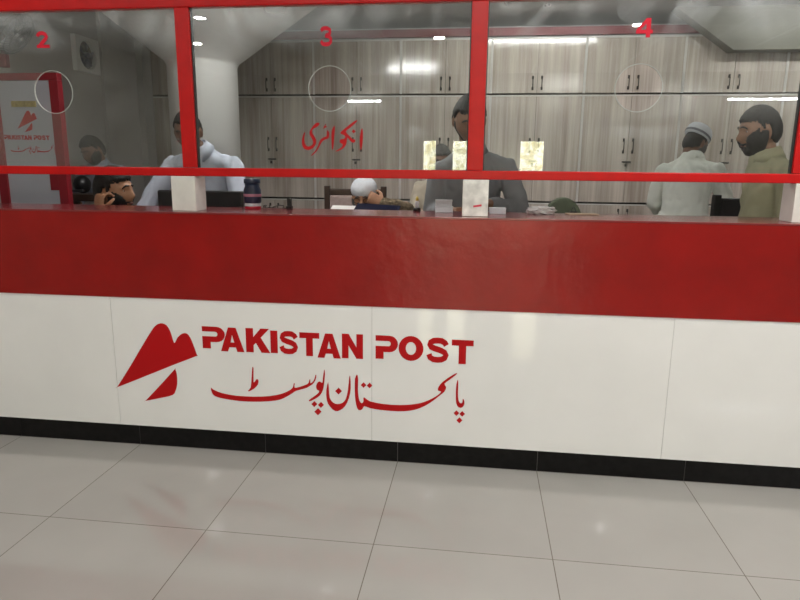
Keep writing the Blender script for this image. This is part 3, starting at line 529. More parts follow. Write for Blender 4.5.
for r, (nm, z0, z1, rl) in enumerate(rows):
    for k in range(8):
        a, b_ = seams[k], seams[k + 1]; mid = (a + b_) / 2
        gname = {'upper': 'two-door cupboards of the upper row', 'middle': 'two-door cupboards of the middle row', 'base': 'two-door cupboards of the bottom row'}[rl]
        t = thing(nm, '%s-row wood-grain two-door cupboard %s' % (rl, places[k]), 'cupboard', (mid, YF, z0), 0, gname)
        off = -V((mid, YF, z0))
        def P(o): o.location = off; return o
        P(one('carcass', 'wood', t, (a + .002, b_ - .002, YF, YB - .02, z0, z1)))
        P(one('edge_trim', 'trim', t, (a + .001, a + .012, YF - .022, YF - .0002, z0, z1), (b_ - .009, b_ - .001, YF - .022, YF - .0002, z0, z1), (a + .0125, b_ - .0095, YF - .022, YF - .0002, z1 - .012, z1), bev=0))
        P(one('door_gap', 'gap', t, (a + .013, b_ - .01, YF - .006, YF - .0003, z0 + .001, z1 - .0125)))
        for s, (da, db) in enumerate(((a + .0135, mid - .0018), (mid + .0018, b_ - .0105))):
            d = P(one('door', 'wood', t, (da, db, YF - .02, YF - .0065, z0 + .003, z1 - .0135)))
            hx = mid + (-.043, .043)[s]
            if rl == 'upper': obj('handle', handle_mb(hx, z0 + .045, z0 + .145), 'handle', d, True)
            elif rl == 'middle': obj('handle', handle_mb(hx, 1.45, 1.56), 'handle', d, True)
            else: obj('handle', handle_mb(hx, z1 - .2, z1 - .06), 'handle', d, True)
        if rl == 'middle':
            b = B(); box(b, (mid - .002, YF - .028, 1.355), (.075, .012, .016), .002)
            tube(b, [(mid - .045, YF - .034, 1.355), (mid + .03, YF - .034, 1.355)], [.006, .006], 8)
            box(b, (mid - .012, YF - .040, 1.325), (.022, .014, .028), .003)
            P(obj('door_bolt', b, 'handle', t))
bm = B(); bx(bm, -3.145, 4.9, 3.94, YB, 0, .079); struct('baseboard_back', bm, 'dark_wood')
bm = B(); bx(bm, 3.945, 4.9, YF, YB, .08, 2.5); struct('trim_6', bm, 'wood')

# ------------------------------------------------------------------ sign board, fans
bd = thing('sign_board', 'white sign board in a red frame with post emblem, at the left', 'sign', (-2.63, 1.4, 0))
def bo(o): o.location = -V((-2.63, 1.4, 0)); return o
bo(one('panel', 'board_white', bd, (-2.84, -2.47, 1.395, 1.42, .08, 1.80)))
bo(one('left_frame', 'board_red', bd, (-2.905, -2.84, 1.38, 1.43, 0, 1.8), bev=.003))
bo(one('right_frame', 'board_red', bd, (-2.47, -2.407, 1.38, 1.43, 0, 1.8), bev=.003))
bo(one('top_frame', 'board_red', bd, (-2.905, -2.407, 1.38, 1.43, 1.8005, 1.845), bev=.003))
bo(one('corner_plate', 'board_red', bd, (-2.53, -2.4705, 1.383, 1.3945, 1.10, 1.22), bev=.001))
bo(one('bottom_frame', 'board_red', bd, (-2.8395, -2.4705, 1.38, 1.43, .02, .0795), bev=.003))
bo(one('name_plate', 'brass', bd, (-2.755, -2.58, 1.388, 1.3945, 1.635, 1.672), bev=.001))
sc = .325 / 1.26   # miniature of the counter lettering
ex0 = min(p[0] for _, q in ENG for p in q); ex1 = max(p[0] for _, q in ENG for p in q)
ez0 = min(p[1] for _, q in ENG for p in q)
se = .325 / (ex1 - ex0)
for LP in LET: bo(flat('letter', LP, 1.394, 'vinyl', bd, .001, lambda p: (-2.835 + (p[0] - ex0) * se, 1.425 + (p[1] - ez0) * se)))
ux0 = min(p[0] for q in URDU for p in q); uz0 = min(p[1] for q in URDU for p in q)
bo(flat('urdu_lettering', URDU, 1.394, 'vinyl', bd, .001, lambda p: (-2.80 + (p[0] - ux0) * .29, 1.335 + (p[1] - uz0) * .27)))
lx0 = min(p[0] for q in LOGO for p in q); lz0 = min(p[1] for q in LOGO for p in q)
bo(flat('logo_emblem', LOGO, 1.394, 'vinyl', bd, .001, lambda p: (-2.735 + (p[0] - lx0) * .37, 1.475 + (p[1] - lz0) * .37)))

ef = thing('exhaust_fan', 'white square exhaust fan with dark blue blades high on the grey wall', 'fan', (-3.15, 2.83, 2.205))
def fan_ring(b, R, r, x, n=40, rx=1):
    rings = []
    for k in range(n):
        a = 2 * PI * k / n; c = V((x, R * math.cos(a), R * math.sin(a))); d = V((0, math.cos(a), math.sin(a)))
        rings.append([b.verts.new(c + d * r * math.cos(t) + V((r * rx * math.sin(t), 0, 0))) for t in [2 * PI * q / 8 for q in range(8)]])
    for k in range(n):
        for q in range(8): b.faces.new((rings[k][q], rings[(k + 1) % n][q], rings[(k + 1) % n][(q + 1) % 8], rings[k][(q + 1) % 8]))
b = B()
hw = .165
n = 40; ring_o, ring_i, ro, ri = [], [], [], []
for k in range(n):
    a = 2 * PI * k / n + PI / 4; c, s = math.cos(a), math.sin(a); m = max(abs(c), abs(s))
    for L, x, rad in ((ring_o, .045, None), (ring_i, .045, .12), (ro, .001, None), (ri, .001, .12)):
        L.append(b.verts.new((x, (c / m * hw) if rad is None else rad * c, (s / m * hw * .88) if rad is None else rad * s)))
for k in range(n):
    j = (k + 1) % n
    b.faces.new((ring_o[k], ring_o[j], ring_i[j], ring_i[k])); b.faces.new((ro[k], ri[k], ri[j], ro[j]))
    b.faces.new((ring_o[k], ro[k], ro[j], ring_o[j])); b.faces.new((ring_i[k], ring_i[j], ri[j], ri[k]))
obj('housing', b, 'white_frame', ef)
b = B(); tube(b, [(.002, 0, 0), (.006, 0, 0)], [.118, .118], 32, caps=False); obj('back_plate', b, 'black', ef)
b = B(); tube(b, [(.008, 0, 0), (.04, 0, 0)], [.028, .024], 16); obj('hub', b, 'blade', ef, True)
for k in range(5):
    a = 2 * PI * k / 5
    b = B()
    g = [[b.verts.new((.022 + .012 * (q - 1), rr * math.cos(a + (q - 1) * .42), rr * math.sin(a + (q - 1) * .42))) for q in range(3)] for rr in (.026, .07, .105)]
    for i in range(2):
        for q in range(2): b.faces.new((g[i][q], g[i + 1][q], g[i + 1][q + 1], g[i][q + 1]))
    o = obj('blade', b, 'blade', ef, True); md = o.modifiers.new('s', 'SOLIDIFY'); md.thickness = .003

wf = thing('wall_fan', 'grey wire-caged wall fan at the top left edge', 'fan', (-2.84, 1.6, 2.125))
wf.scale = (.78, .78, .78)
ax = V((.77, .17, -.67)).normalized()
Rf = V((1, 0, 0)).rotation_difference(ax).to_matrix()
def rotbm(b): bmesh.ops.rotate(b, cent=(0, 0, 0), matrix=Rf, verts=b.verts); return b
b = B()
for x, R in ((.0, .205), (.045, .17), (.06, .12), (.065, .06), (-.045, .17), (-.06, .12)): fan_ring(b, R, .0035, x, 36)
for k in range(36):
    a = 2 * PI * k / 36; c, s = math.cos(a), math.sin(a)
    tube(b, [(.066, .03 * c, .03 * s), (.06, .12 * c, .12 * s), (.045, .17 * c, .17 * s), (0, .205 * c, .205 * s), (-.045, .17 * c, .17 * s), (-.06, .12 * c, .12 * s), (-.066, .05 * c, .05 * s)], [.0026] * 7, 5)
obj('wire_cage', rotbm(b), 'wire', wf, True)
b = B(); tube(b, [(-.15, 0, 0), (-.03, 0, 0)], [.055, .05], 20); obj('motor', rotbm(b), 'black', wf, True)
b = B(); tube(b, [(-.02, 0, 0), (.05, 0, 0)], [.03, .022], 16); obj('hub', rotbm(b), 'white_frame', wf, True)
for k in range(3):
    a = 2 * PI * k / 3 + .5
    b = B()
    g = [[b.verts.new((.0 + .014 * (q - 1.5), rr * math.cos(a + (q - 1.5) * w), rr * math.sin(a + (q - 1.5) * w))) for q in range(4)] for rr, w in ((.028, .25), (.08, .36), (.14, .34), (.18, .22))]
    for i in range(3):
        for q in range(3): b.faces.new((g[i][q], g[i + 1][q], g[i + 1][q + 1], g[i][q + 1]))
    o = obj('blade', rotbm(b), 'steel', wf, True); md = o.modifiers.new('s', 'SOLIDIFY'); md.thickness = .003
b = B(); p0 = ax * -.12; tube(b, [p0, V((-.128, 0, -.16)), V((-.37, .0, -.16))], [.02, .02, .02], 10); box(b, (-.383, 0, -.17), (.026, .12, .2), .005)
obj('bracket', b, 'red_strip', wf)
b = B(); box(b, (-.125, 0, -.215), (.07, .05, .11), .006); obj('control_box', b, 'red_strip', wf)

# ------------------------------------------------------------------ people
def smooth01(a, b, x):
    t = max(0, min(1, (x - a) / (b - a))); return t * t * (3 - 2 * t)
def head_pt(d, off=0, nose=True):
    x, y, z = d
    px, py, pz = x * .076, y * .097, z * .118
    k = 1 - .30 * smooth01(-.02, -.11, pz) ; px *= k
    if y < 0: py *= 1 - .22 * smooth01(-.03, -.11, pz)
    if y > 0: py *= 1 - .10 * smooth01(.02, .11, pz)
    px *= 1 - .06 * smooth01(.03, .1, pz)
    g = lambda v, s: math.exp(-(v / s) ** 2)
    if y > .2:
        f = smooth01(.2, .6, y)
        if nose:
            py += f * .026 * g(px, .012) * (g(pz + .030, .018) + .35 * g(pz + .008, .018))
            px += 0
        py += f * .006 * g(pz - .026, .012) * g(px, .05)
        py -= f * .010 * (g(px - .031, .014) + g(px + .031, .014)) * g(pz - .006, .012)
        py += f * .007 * g(pz + .066, .012) * g(px, .022)
        py -= f * .004 * g(pz + .080, .006) * g(px, .02)
        py += f * .011 * g(pz + .102, .016) * g(px, .028)
        py += f * .004 * (g(px - .045, .02) + g(px + .045, .02)) * g(pz + .025, .02)
    p = V((px, py, pz))
    if off: p += V(d).normalized() * off
    return p
def dirs(U=56, W=40):
    out = []
    for j in range(W + 1):
        th = PI * j / W
        out.append([V((math.sin(th) * math.cos(2 * PI * i / U), math.sin(th) * math.sin(2 * PI * i / U), math.cos(th))) for i in range(U)])
    return out
def head_solid(bm, Mx, nose=True):
    D = dirs(); U = len(D[0]); W = len(D) - 1
    top = bm.verts.new(Mx @ head_pt(V((0, 0, 1)))); bot = bm.verts.new(Mx @ head_pt(V((0, 0, -1))))
    R = [[bm.verts.new(Mx @ head_pt(d, 0, nose)) for d in D[j]] for j in range(1, W)]
    for j in range(len(R) - 1):
        for i in range(U): bm.faces.new((R[j][i], R[j + 1][i], R[j + 1][(i + 1) % U], R[j][(i + 1) % U]))
    for i in range(U):
        bm.faces.new((top, R[0][i], R[0][(i + 1) % U])); bm.faces.new((bot, R[-1][(i + 1) % U], R[-1][i]))
    for s in (-1, 1):   # ears
        ball(bm, Mx @ V((s * .078, -.008, -.012)), (.010, .018, .031), (Mx.to_3x3() @ Matrix.Rotation(s * -.25, 3, 'Z')), 12, 10)
def shell(name, Mx, keep, off, thick, mat, parent, seed=0, amp=.004, freq=28):
    """hair, beard: a closed coat over part of the head"""
    D = dirs(72, 54); U = 72; W = 54
    b = B(); vo, vi = {}, {}
    def w(d): return keep(d, head_pt(d, 0, False))
    cells = []
    for j in range(W):
        for i in range(U):
            c = (D[j][i] + D[j + 1][i] + D[j][(i + 1) % U] + D[j + 1][(i + 1) % U]).normalized()
            nz = noise.noise(c * 9 + V((seed, 0, 0))) * .006
            if keep(c, head_pt(c, 0, False) + V((0, 0, nz))): cells.append((j, i))
    cs = set(cells)
    def vert(j, i, o):
        i %= U
        if j == 0 or j == W: i = 0
        tab = vo if o else vi
        if (j, i) not in tab:
            d = D[j][i]
            nb = [(jj, ii % U) in cs for jj in (j - 1, j) for ii in (i - 1, i)]
            full = all(nb) or j in (0, W)
            o2 = (off + amp * noise.noise(d * freq + V((seed, 3, 1)))) if o else -.004
            if o and not full: o2 = off * .45
            tab[(j, i)] = b.verts.new(Mx @ head_pt(d, o2, False))
        return tab[(j, i)]
    def face(vs):
        u = []
        for v in vs:
            if v not in u: u.append(v)
        if len(u) > 2:
            try: b.faces.new(u)
            except ValueError: pass
    for j, i in cells:
        q = [(j, i), (j + 1, i), (j + 1, i + 1), (j, i + 1)]
        face([vert(a, c, 1) for a, c in q]); face([vert(a, c, 0) for a, c in q][::-1])
        for (dj, di), e in (((0, -1), (0, 1)), ((1, 0), (1, 2)), ((0, 1), (2, 3)), ((-1, 0), (3, 0))):
            jj, ii = j + dj, (i + di) % U
            if jj < 0 or jj >= W: continue
            if (jj, ii) not in cs:
                a, c = q[e[0]], q[e[1]]
                face([vert(*a, 1), vert(*a, 0), vert(*c, 0), vert(*c, 1)])
    return obj(name, b, mat, parent, True)
def keep_hair(front=.062, back=-.075, side=-.01):
    def k(d, p):
        if p.y > .045: return p.z > front - .15 * abs(p.x) ** 1.0 * 1.0
        if p.y > .012: return p.z > front - (.045 - p.y) * 1.6 and (p.z > side or abs(p.x) < .05)
        if p.y > -.02: return p.z > .03
        return p.z > back + (p.y + .09) * .6
    return k
def keep_beard(full=True, high=-.045):
    def k(d, p):
        if p.y < -.005: return False
        if p.y < .03: return p.z < .0 and p.z > -.13
        if abs(p.x) < .024 and -.074 < p.z < -.060: return False
        if abs(p.x) < .036 and p.z > -.052: return False
        return p.z < high - .0 + max(0, (abs(p.x) - .03)) * (1.4 if full else .8)
    return k
def hand(bm, w, d, nrm, curl=.5, side=1, sc=1.0):
    """palm + five fingers; w wrist, d pointing direction, nrm palm normal, side: +1 thumb toward d x nrm"""
    d = V(d).normalized(); nrm = V(nrm); nrm = (nrm - d * nrm.dot(d)).normalized(); lat = d.cross(nrm) * side
    w = V(w)
    tube(bm, [w - d * .01, w + d * .03 * sc, w + d * .07 * sc, w + d * .092 * sc], [(.026 * sc, .019 * sc), (.036 * sc, .017 * sc), (.041 * sc, .015 * sc), (.038 * sc, .012 * sc)], 14, ref=lat)
    for k, (o, ln) in enumerate(((.030, .070), (.010, .080), (-.010, .074), (-.030, .058))):
        p = w + d * .085 * sc + lat * o * sc; a = 0; pts = [p - d * .02]; r = [.0098 * sc]
        pts.append(p); r.append(.0095 * sc)
        for q in range(3):
            a += curl * (.75 + .1 * k) * (1, 1.15, .8)[q]
            p = p + (d * math.cos(a) + nrm * math.sin(a)).normalized() * ln * sc * (.44, .31, .25)[q] + lat * .002 * (1 - k)
            pts.append(p); r.append((.0090, .0084, .0072)[q] * sc)
        tube(bm, pts, r, 10)
    p = w + d * .022 * sc + lat * .028 * sc
    t1 = p + (d * .55 + lat * .75 + nrm * .35 * curl).normalized() * .036 * sc
    t2 = t1 + (d * .85 + lat * .25 + nrm * .6 * curl).normalized() * .030 * sc
    t3 = t2 + (d * .9 - lat * .10 + nrm * .9 * curl).normalized() * .024 * sc
    tube(bm, [w + d * .01 + lat * .012, p, t1, t2, t3], [.013 * sc, .0135 * sc, .011 * sc, .0102 * sc, .0082 * sc], 10)
def mid3(a, b, t): return V(a) * (1 - t) + V(b) * t
def person(label, loc, rz, S, group=None):
    hip, ch, nk, hc = V(S['hip']), V(S['chest']), V(S['neck']), V(S['head'])
    yaw, pitch, roll = S.get('look', (0, 0, 0))
    hs = S.get('hs', 1.0)
    R3 = Matrix.Rotation(yaw, 3, 'Z') @ Matrix.Rotation(pitch, 3, 'X') @ Matrix.Rotation(roll, 3, 'Y')
    Mx = Matrix.Translation(hc) @ R3.to_4x4() @ Matrix.Scale(hs, 4)
    lat = V(S.get('lat', (1, 0, 0))).normalized()
    k = S.get('w', 1.0)
    bm = B()
    head_solid(bm, Mx)
    jaw = Mx @ V((0, -.022, -.075))
    tube(bm, [nk - (hc - nk).normalized() * .05, nk, mid3(nk, jaw, .6), jaw], [(.066, .06), (.058, .055), (.054, .054), (.05, .052)], 18, ref=lat)
    tube(bm, [hip - V((0, 0, .06)), hip, mid3(hip, ch, .5), ch, mid3(ch, nk, .55), mid3(ch, nk, .9)], [(.145 * k, .10), (.15 * k, .105), (.125 * k, .095), (.15 * k, .105), (.12 * k, .085), (.07, .06)], 24, ref=lat)
    shb = B()
    th = S.get('cloth', .014)
    tk = [(r[0] * k + th, r[1] + th) for r in ((.15, .10), (.155, .115), (.14, .112), (.155, .115), (.13, .088), (.074, .066))]
    hem = S.get('hem')
    pts = [hip - V((0, 0, .06)), hip, mid3(hip, ch, .5), ch, mid3(ch, nk, .5), mid3(ch, nk, .92)]
    if hem is not None:
        hv = V(hem); pts = [hv, mid3(hv, hip, .5)] + pts[1:]; tk = [(.21 * k, .16), (.19 * k, .14)] + tk[1:]
    tube(shb, pts, tk, 28, ref=lat)
    for s, arm in zip((1, -1), S['arms']):
        sh, el, wr = [V(q) for q in arm['j']]
        tube(bm, [mid3(ch, sh, .55), sh, mid3(sh, el, .5), el], [(.06, .055), (.05, .05), (.044, .044), (.037, .037)], 16)
        tube(bm, [el, mid3(el, wr, .35), wr], [(.039, .039), (.040, .038), (.027, .023)], 16, ref=arm.get('n', (0, 0, 1)))
        if arm.get('hand', True):
            hand(bm, wr, arm.get('d', wr - el), arm.get('n', (0, 0, -1)), arm.get('curl', .5), arm.get('side', s), .96)
        # sleeve
        cuff = arm.get('cuff', .9); cp = mid3(el, wr, cuff) if cuff >= 0 else mid3(sh, el, 1 + cuff)
        tube(shb, [mid3(ch, nk, .86), mid3(mid3(ch, nk, .8), sh, .55), sh + (el - sh) * .10], [(.052, .052), (.056, .056), (.054 + th * .4, .052 + th * .4)], 18)
        if cuff >= 0:
            tube(shb, [sh, mid3(sh, el, .5), el], [.050 + th * .6, .050 + th * .6, .046 + th * .5], 18)
            if cuff > .05: tube(shb, [el, mid3(el, cp, .5), cp], [.046 + th * .5, .045 + th * .3, .038 + th * .2], 18)
        else: tube(shb, [sh, mid3(sh, cp, .5), cp], [.060 + th * .6, .060 + th * .6, .058 + th * .6], 18)
    trb = B()
    for s, leg in zip((1, -1), S['legs']):
        hp, kn, an = [V(q) for q in leg['j']]
        fd = V(leg.get('f', (0, 1, 0)))
        tube(bm, [hp, mid3(hp, kn, .5), kn], [.082, .072, .056], 16); tube(bm, [kn, mid3(kn, an, .35), an], [.055, .054, .038], 16)
        heel = V((an.x, an.y, .035)) - fd * .03
        tube(bm, [heel, V((an.x, an.y, .045)) + fd * .06, V((an.x, an.y, .028)) + fd * .15], [.036, (.042, .036), (.042, .022)], 14, ref=(1, 0, 0))
        tube(trb, [hp + V((0, 0, .03)), mid3(hp, kn, .5), kn], [.105, .095, .080], 18); tube(trb, [kn, mid3(kn, an, .5), an + V((0, 0, .03))], [.078, .074, .066], 18)
    tube(trb, [hip - V((0, 0, .09)), hip + V((0, 0, .04))], [(.168 * k, .125), (.163 * k, .118)], 24, ref=lat)
    me = fuse(bm, .0055, 2)
    me.materials.clear(); me.materials.append(M[S['skin']]); me.name = 'person'
    root = link('person', me); root.location = loc; root.rotation_euler = (0, 0, rz)
    tag(root, label, 'person', group)
    for nm, bb, mt in ((S.get('top', 'shirt'), shb, S['shirt']), ('trousers', trb, S.get('trousers', 's_dark'))):
        m2 = fuse(bb, .009, 5)
        sd = len(label)
        nv = [v.normal.copy() for v in m2.vertices]; cv = [v.co.copy() for v in m2.vertices]
        for v, p, nn in zip(m2.vertices, cv, nv):   # soft cloth folds
            f = noise.noise(V((p.x * 11 + sd, p.y * 11, p.z * 5 + p.x * 5))) * .6 + (abs(noise.noise(V((p.x * 17 + p.z * 6, p.y * 17 + sd, p.z * 9 - p.x * 8)))) * 2 - .5) * .7
            v.co = p + nn * (.010 * f + .002)
        m2.materials.clear(); m2.materials.append(M[mt]); m2.name = nm
        link(nm, m2, root)
    # collar
    b = B()
    dirn = (mid3(nk, jaw, .6) - nk).normalized(); cc = nk + dirn * .005
    a1, a2 = frame_for(dirn, lat); n = 28; rg = []
    for q in range(n):
        a = 2 * PI * q / n; u = a1 * math.cos(a) + a2 * math.sin(a)
        h = .03 * (1 - .45 * max(0, math.cos(a - (PI / 2))) ** 4)
        rg.append([b.verts.new(cc + u * r + dirn * z) for r, z in ((.073, -.03), (.067, h), (.073, h + .001), (.087, -.03))])
    for q in range(n):
        for e in range(4): b.faces.new((rg[q][e], rg[(q + 1) % n][e], rg[(q + 1) % n][(e + 1) % 4], rg[q][(e + 1) % 4]))
    obj('collar', b, S['shirt'], root, True)
    # face parts
    for s in (-1, 1):
        e = B(); c = head_pt(V((s * .42, .9, .06)).normalized()); c.x = s * .031; c.z = .005
        ball(e, Mx @ (c + V((0, -.0085, 0))), .0115, None, 14, 10)
        if S.get('open_eyes'):
            eo = obj('eye', e, 'eye_white', root, True)
            e = B(); ball(e, Mx @ (c + V((0, -.001, -.001))), .0055, None, 12, 8); obj('iris', e, 'iris', eo, True)
        else: obj('eyelid', e, S['skin'], root, True)
        e = B(); pts = [head_pt(V((s * xx, .92, zz)).normalized()) for xx, zz in ((.14, .23), (.32, .27), (.52, .235), (.64, .17))]
        tube(e, [Mx @ (p + V((0, .0015, 0))) for p in pts], [.0035, .005, .0045, .0025], 8); obj('eyebrow', e, S.get('brow', 'hair'), root, True)
    e = B(); tube(e, [Mx @ (head_pt(V((xx, .86, -.565)).normalized()) + V((0, .002, 0))) for xx in (-.26, -.12, 0, .12, .26)], [.003, .0055, .006, .0055, .003], 8); obj('lips', e, 'lips', root, True)
    if S.get('hair'): shell('hair', Mx, keep_hair(*S.get('hl', ())), S.get('ho', .014), .01, S['hair'], root, 1)
    if S.get('beard'): shell('beard', Mx, keep_beard(True, S.get('bh', -.045)), S.get('bo', .012), .01, S['beard'], root, 5, .003)
    if S.get('moustache'):
        e = B(); tube(e, [Mx @ (head_pt(V((xx, .88, -.46 - abs(xx) * .15)).normalized()) + V((0, .004, 0))) for xx in (-.3, -.15, 0, .15, .3)], [.003, .006, .005, .006, .003], 8); obj('moustache', e, S['moustache'], root, True)
    cap = S.get('cap')
    if cap:
        b = B(); tilt = Mx @ Matrix.Translation((0, -.010, .045)) @ Matrix.Rotation(-.10, 4, 'X')
        if cap == 'kufi': prof = [(1.03, 0), (1.06, .012), (1.05, .035), (1.0, .062), (.88, .084), (.6, .099), (.3, .105), (.02, .107)]
        elif cap == 'skull': prof = [(1.0, -.005), (1.03, .01), (1.02, .03), (.93, .052), (.74, .072), (.45, .085), (.02, .09)]
        lathe(b, [(r * .084, z) for r, z in prof], 40, (0, 0, 0), 1, 1.24)
        bmesh.ops.transform(b, matrix=tilt, verts=b.verts)
        co = obj('cap', b, S.get('capmat', 'cap_white'), root, True)
        if S.get('capband'):
            b = B(); lathe(b, [(1.066 * .084, .010), (1.078 * .084, .012), (1.072 * .084, .026), (1.062 * .084, .028)], 40, (0, 0, 0), 1, 1.24)
            bmesh.ops.transform(b, matrix=tilt, verts=b.verts); obj('cap_band', b, S['capband'], co, True)
    if S.get('glasses'):
        b = B()
        for s in (-1, 1):
            N = 20; cen = V((s * .032, .098, .004))
            tube(b, [Mx @ (cen + V((.021 * math.cos(2 * PI * q / N), -.35 * abs(s * .032 + .021 * math.cos(2 * PI * q / N)) * .5, .016 * math.sin(2 * PI * q / N)))) for q in range(N + 1)], [.0022] * (N + 1), 6)
            tube(b, [Mx @ V((s * .053, .088, .006)), Mx @ V((s * .079, .0, .004))], [.002, .002], 6)
        tube(b, [Mx @ V((-.011, .098, .006)), Mx @ V((.011, .098, .006))], [.002, .002], 6)
        obj('spectacles', b, 'black', root, True)
    return root, Mx
def stand_legs(hip, w=.09):
    h = V(hip)
    return [dict(j=[(w, h.y, h.z - .03), (w + .01, h.y + .02, .50), (w + .015, h.y - .01, .08)]), dict(j=[(-w, h.y, h.z - .03), (-w - .01, h.y + .02, .50), (-w - .015, h.y - .01, .08)])]
def sit_legs(hip, w=.10):
    h = V(hip)
    return [dict(j=[(s * w, h.y + .02, h.z - .02), (s * (w + .03), h.y + .43, h.z + .02), (s * (w + .03), h.y + .42, .08)]) for s in (1, -1)]

# A: man at the far left, standing and looking down, near the grey wall
person('bearded man in a blue-grey shirt looking down beside the grey wall', (-2.85, 2.55, 0), PI, dict(
    hip=(0, -.12, .84), chest=(0, .02, 1.12), neck=(0, .10, 1.28), head=(0, .17, 1.385), look=(-.25, -.42, .08), hs=.95, w=.92,
    arms=[dict(j=[(.165, .05, 1.22), (.22, .10, .97), (.10, .33, .98)], n=(0, 0, -1), curl=.6), dict(j=[(-.165, .05, 1.22), (-.22, .10, .97), (-.10, .33, .95)], n=(0, 0, -1), curl=.6)],
    legs=stand_legs((0, -.12, .84)), skin='skin_a', shirt='s_bluegrey', hair='hair', beard='hair', bo=.008, ho=.016))
# B: seated in profile behind window two
HB = V((-1.665, .72, 0))
person('bearded man seated in profile holding a hand to his cheek', HB, -PI / 2 - .12, dict(
    hip=(0, -.20, .49), chest=(0, -.10, .83), neck=(0, -.05, .995), head=(0, .0, 1.125), look=(.0, .04, .12), hs=1.02,
    arms=[dict(j=[(.18, -.09, .93), (.22, .08, .79), (.135, -.01, 1.02)], d=(-.15, .1, 1), n=(-.95, .3, .0), curl=.95, side=-1, cuff=.62), dict(j=[(-.18, -.09, .93), (-.22, .12, .80), (-.08, .33, .80)], curl=.3)],
    legs=sit_legs((0, -.20, .49)), skin='skin_b', shirt='s_bluegrey', hair='hair', beard='hair', bo=.006, bh=-.05, ho=.02, hl=(.058, -.085, -.02), open_eyes=True))
# C: white shirt, leaning, behind the left post
person('man in a pale shirt leaning forward behind the left red post', (-1.445, 1.58, 0), PI, dict(
    hip=(0, -.10, .90), chest=(0, .12, 1.19), neck=(0, .24, 1.355), head=(.03, .34, 1.475), look=(.10, -.35, 0), w=1.02, cloth=.018,
    arms=[dict(j=[(.20, .22, 1.27), (.295, .36, 1.06), (.33, .55, .86)], n=(0, 0, -1), curl=.3, cuff=.8), dict(j=[(-.20, .20, 1.27), (-.255, .28, 1.03), (-.26, .48, .82)], n=(0, 0, -1), curl=.3, cuff=.8)],
    legs=stand_legs((0, -.10, .90)), skin='skin_a', shirt='s_blue', hair='hair', ho=.010, moustache='hair', hl=(.07, -.07, 0)))
# D: old man in white cap reading, seated
D_loc = V((-.445, 1.75, 0))
person('seated man in a white skull cap and glasses reading with head bowed', D_loc, PI, dict(
    hip=(0, -.12, .47), chest=(0, .0, .79), neck=(0, .07, .945), head=(.0, .15, 1.07), look=(0, -.18, .0),
    arms=[dict(j=[(.18, .02, .89), (.26, .20, .70), (.13, .42, .80)], curl=.6, cuff=.9), dict(j=[(-.18, .03, .90), (-.285, .24, 1.00), (-.145, .285, 1.045)], d=(.6, .0, .3), n=(.1, -.7, -.1), curl=1.0, cuff=.85)],
    legs=sit_legs((0, -.12, .47)), skin='skin_b', shirt='s_brown', hair='greyhair', ho=.006, beard='greyhair', bo=.006, cap='skull', glasses=True, cloth=.03, brow='greyhair'))
# E: grey shirt man standing behind the middle post
person('tall man in a grey shirt standing behind the middle red post', (.262, 1.0, 0), PI, dict(
    hip=(0, -.05, .93), chest=(0, .0, 1.19), neck=(0, .05, 1.365), head=(.015, .13, 1.515), look=(.12, -.45, 0), w=1.0, hs=1.02,
    arms=[dict(j=[(.172, .03, 1.255), (.205, .06, 1.02), (.09, .24, 1.05)], n=(0, 0, -1), curl=.7, cuff=.55), dict(j=[(-.19, .02, 1.27), (-.265, .08, 1.05), (-.09, .27, 1.09)], n=(0, 0, -1), curl=.7, cuff=.8)],
    legs=stand_legs((0, -.05, .93)), skin='skin_c', shirt='s_grey', hair='hair', ho=.014, beard='hair', bo=.003, bh=-.088))
# F: white kurta, back turned
person('man in a white cap and off-white kurta with his back turned', (1.86, 2.50, 0), -.5, dict(
    hip=(0, -.03, .90), chest=(0, .02, 1.18), neck=(0, .07, 1.355), head=(.0, .13, 1.475), look=(-.55, -.42, 0), w=.98, cloth=.022, hs=.98, hem=(0, -.02, .50), top='kurta',
    arms=[dict(j=[(.185, .05, 1.27), (.25, .12, 1.04), (.17, .36, 1.13)], n=(0, 0, 1), curl=.8), dict(j=[(-.185, .04, 1.27), (-.235, .02, 1.03), (-.22, .20, .93)], curl=.5)],
    legs=stand_legs((0, -.03, .90)), skin='skin_a', shirt='s_white', trousers='s_white', hair='hair', ho=.006, beard='greyhair', bo=.006, cap='kufi', capband='cap_grey'))
# G: khaki man, side view at the right
person('bearded man in khaki turned left at the right end', (1.815, 1.05, 0), PI / 2, dict(
    hip=(0, -.02, .92), chest=(0, -.02, 1.19), neck=(0, .02, 1.345), head=(0, .07, 1.475), look=(.1, -.16, 0), w=.82, cloth=.016, hs=1.0, hem=(0, 0, .55), top='kurta',
    arms=[dict(j=[(.17, -.03, 1.25), (.19, -.03, .98), (.14, .16, .85)], curl=.6), dict(j=[(-.17, -.03, 1.25), (-.20, -.04, 1.0), (-.15, .12, .80)], curl=.6)],
    legs=stand_legs((0, -.02, .92)), skin='skin_c', shirt='s_khaki', trousers='s_khaki', hair='hair', ho=.014, hl=(.058, -.085, -.01), beard='hair', bo=.018, bh=-.045, open_eyes=True))
# H: beige kurta behind the grey shirt
person('man in a beige kurta seen behind the grey-shirted man', (.03, 2.30, 0), PI - .1, dict(
    hip=(0, -.10, .80), chest=(0, .0, 1.02), neck=(0, .05, 1.185), head=(.0, .10, 1.325), look=(.1, -.25, 0), w=.9, hs=.95,
    arms=[dict(j=[(.17, .0, 1.12), (.21, .06, .89), (.10, .27, .93)], curl=.6), dict(j=[(-.17, .0, 1.12), (-.21, .06, .89), (-.10, .27, .93)], curl=.6)],
    legs=stand_legs((0, -.10, .80)), skin='skin_a', shirt='s_beige', hair='greyhair', ho=.012))

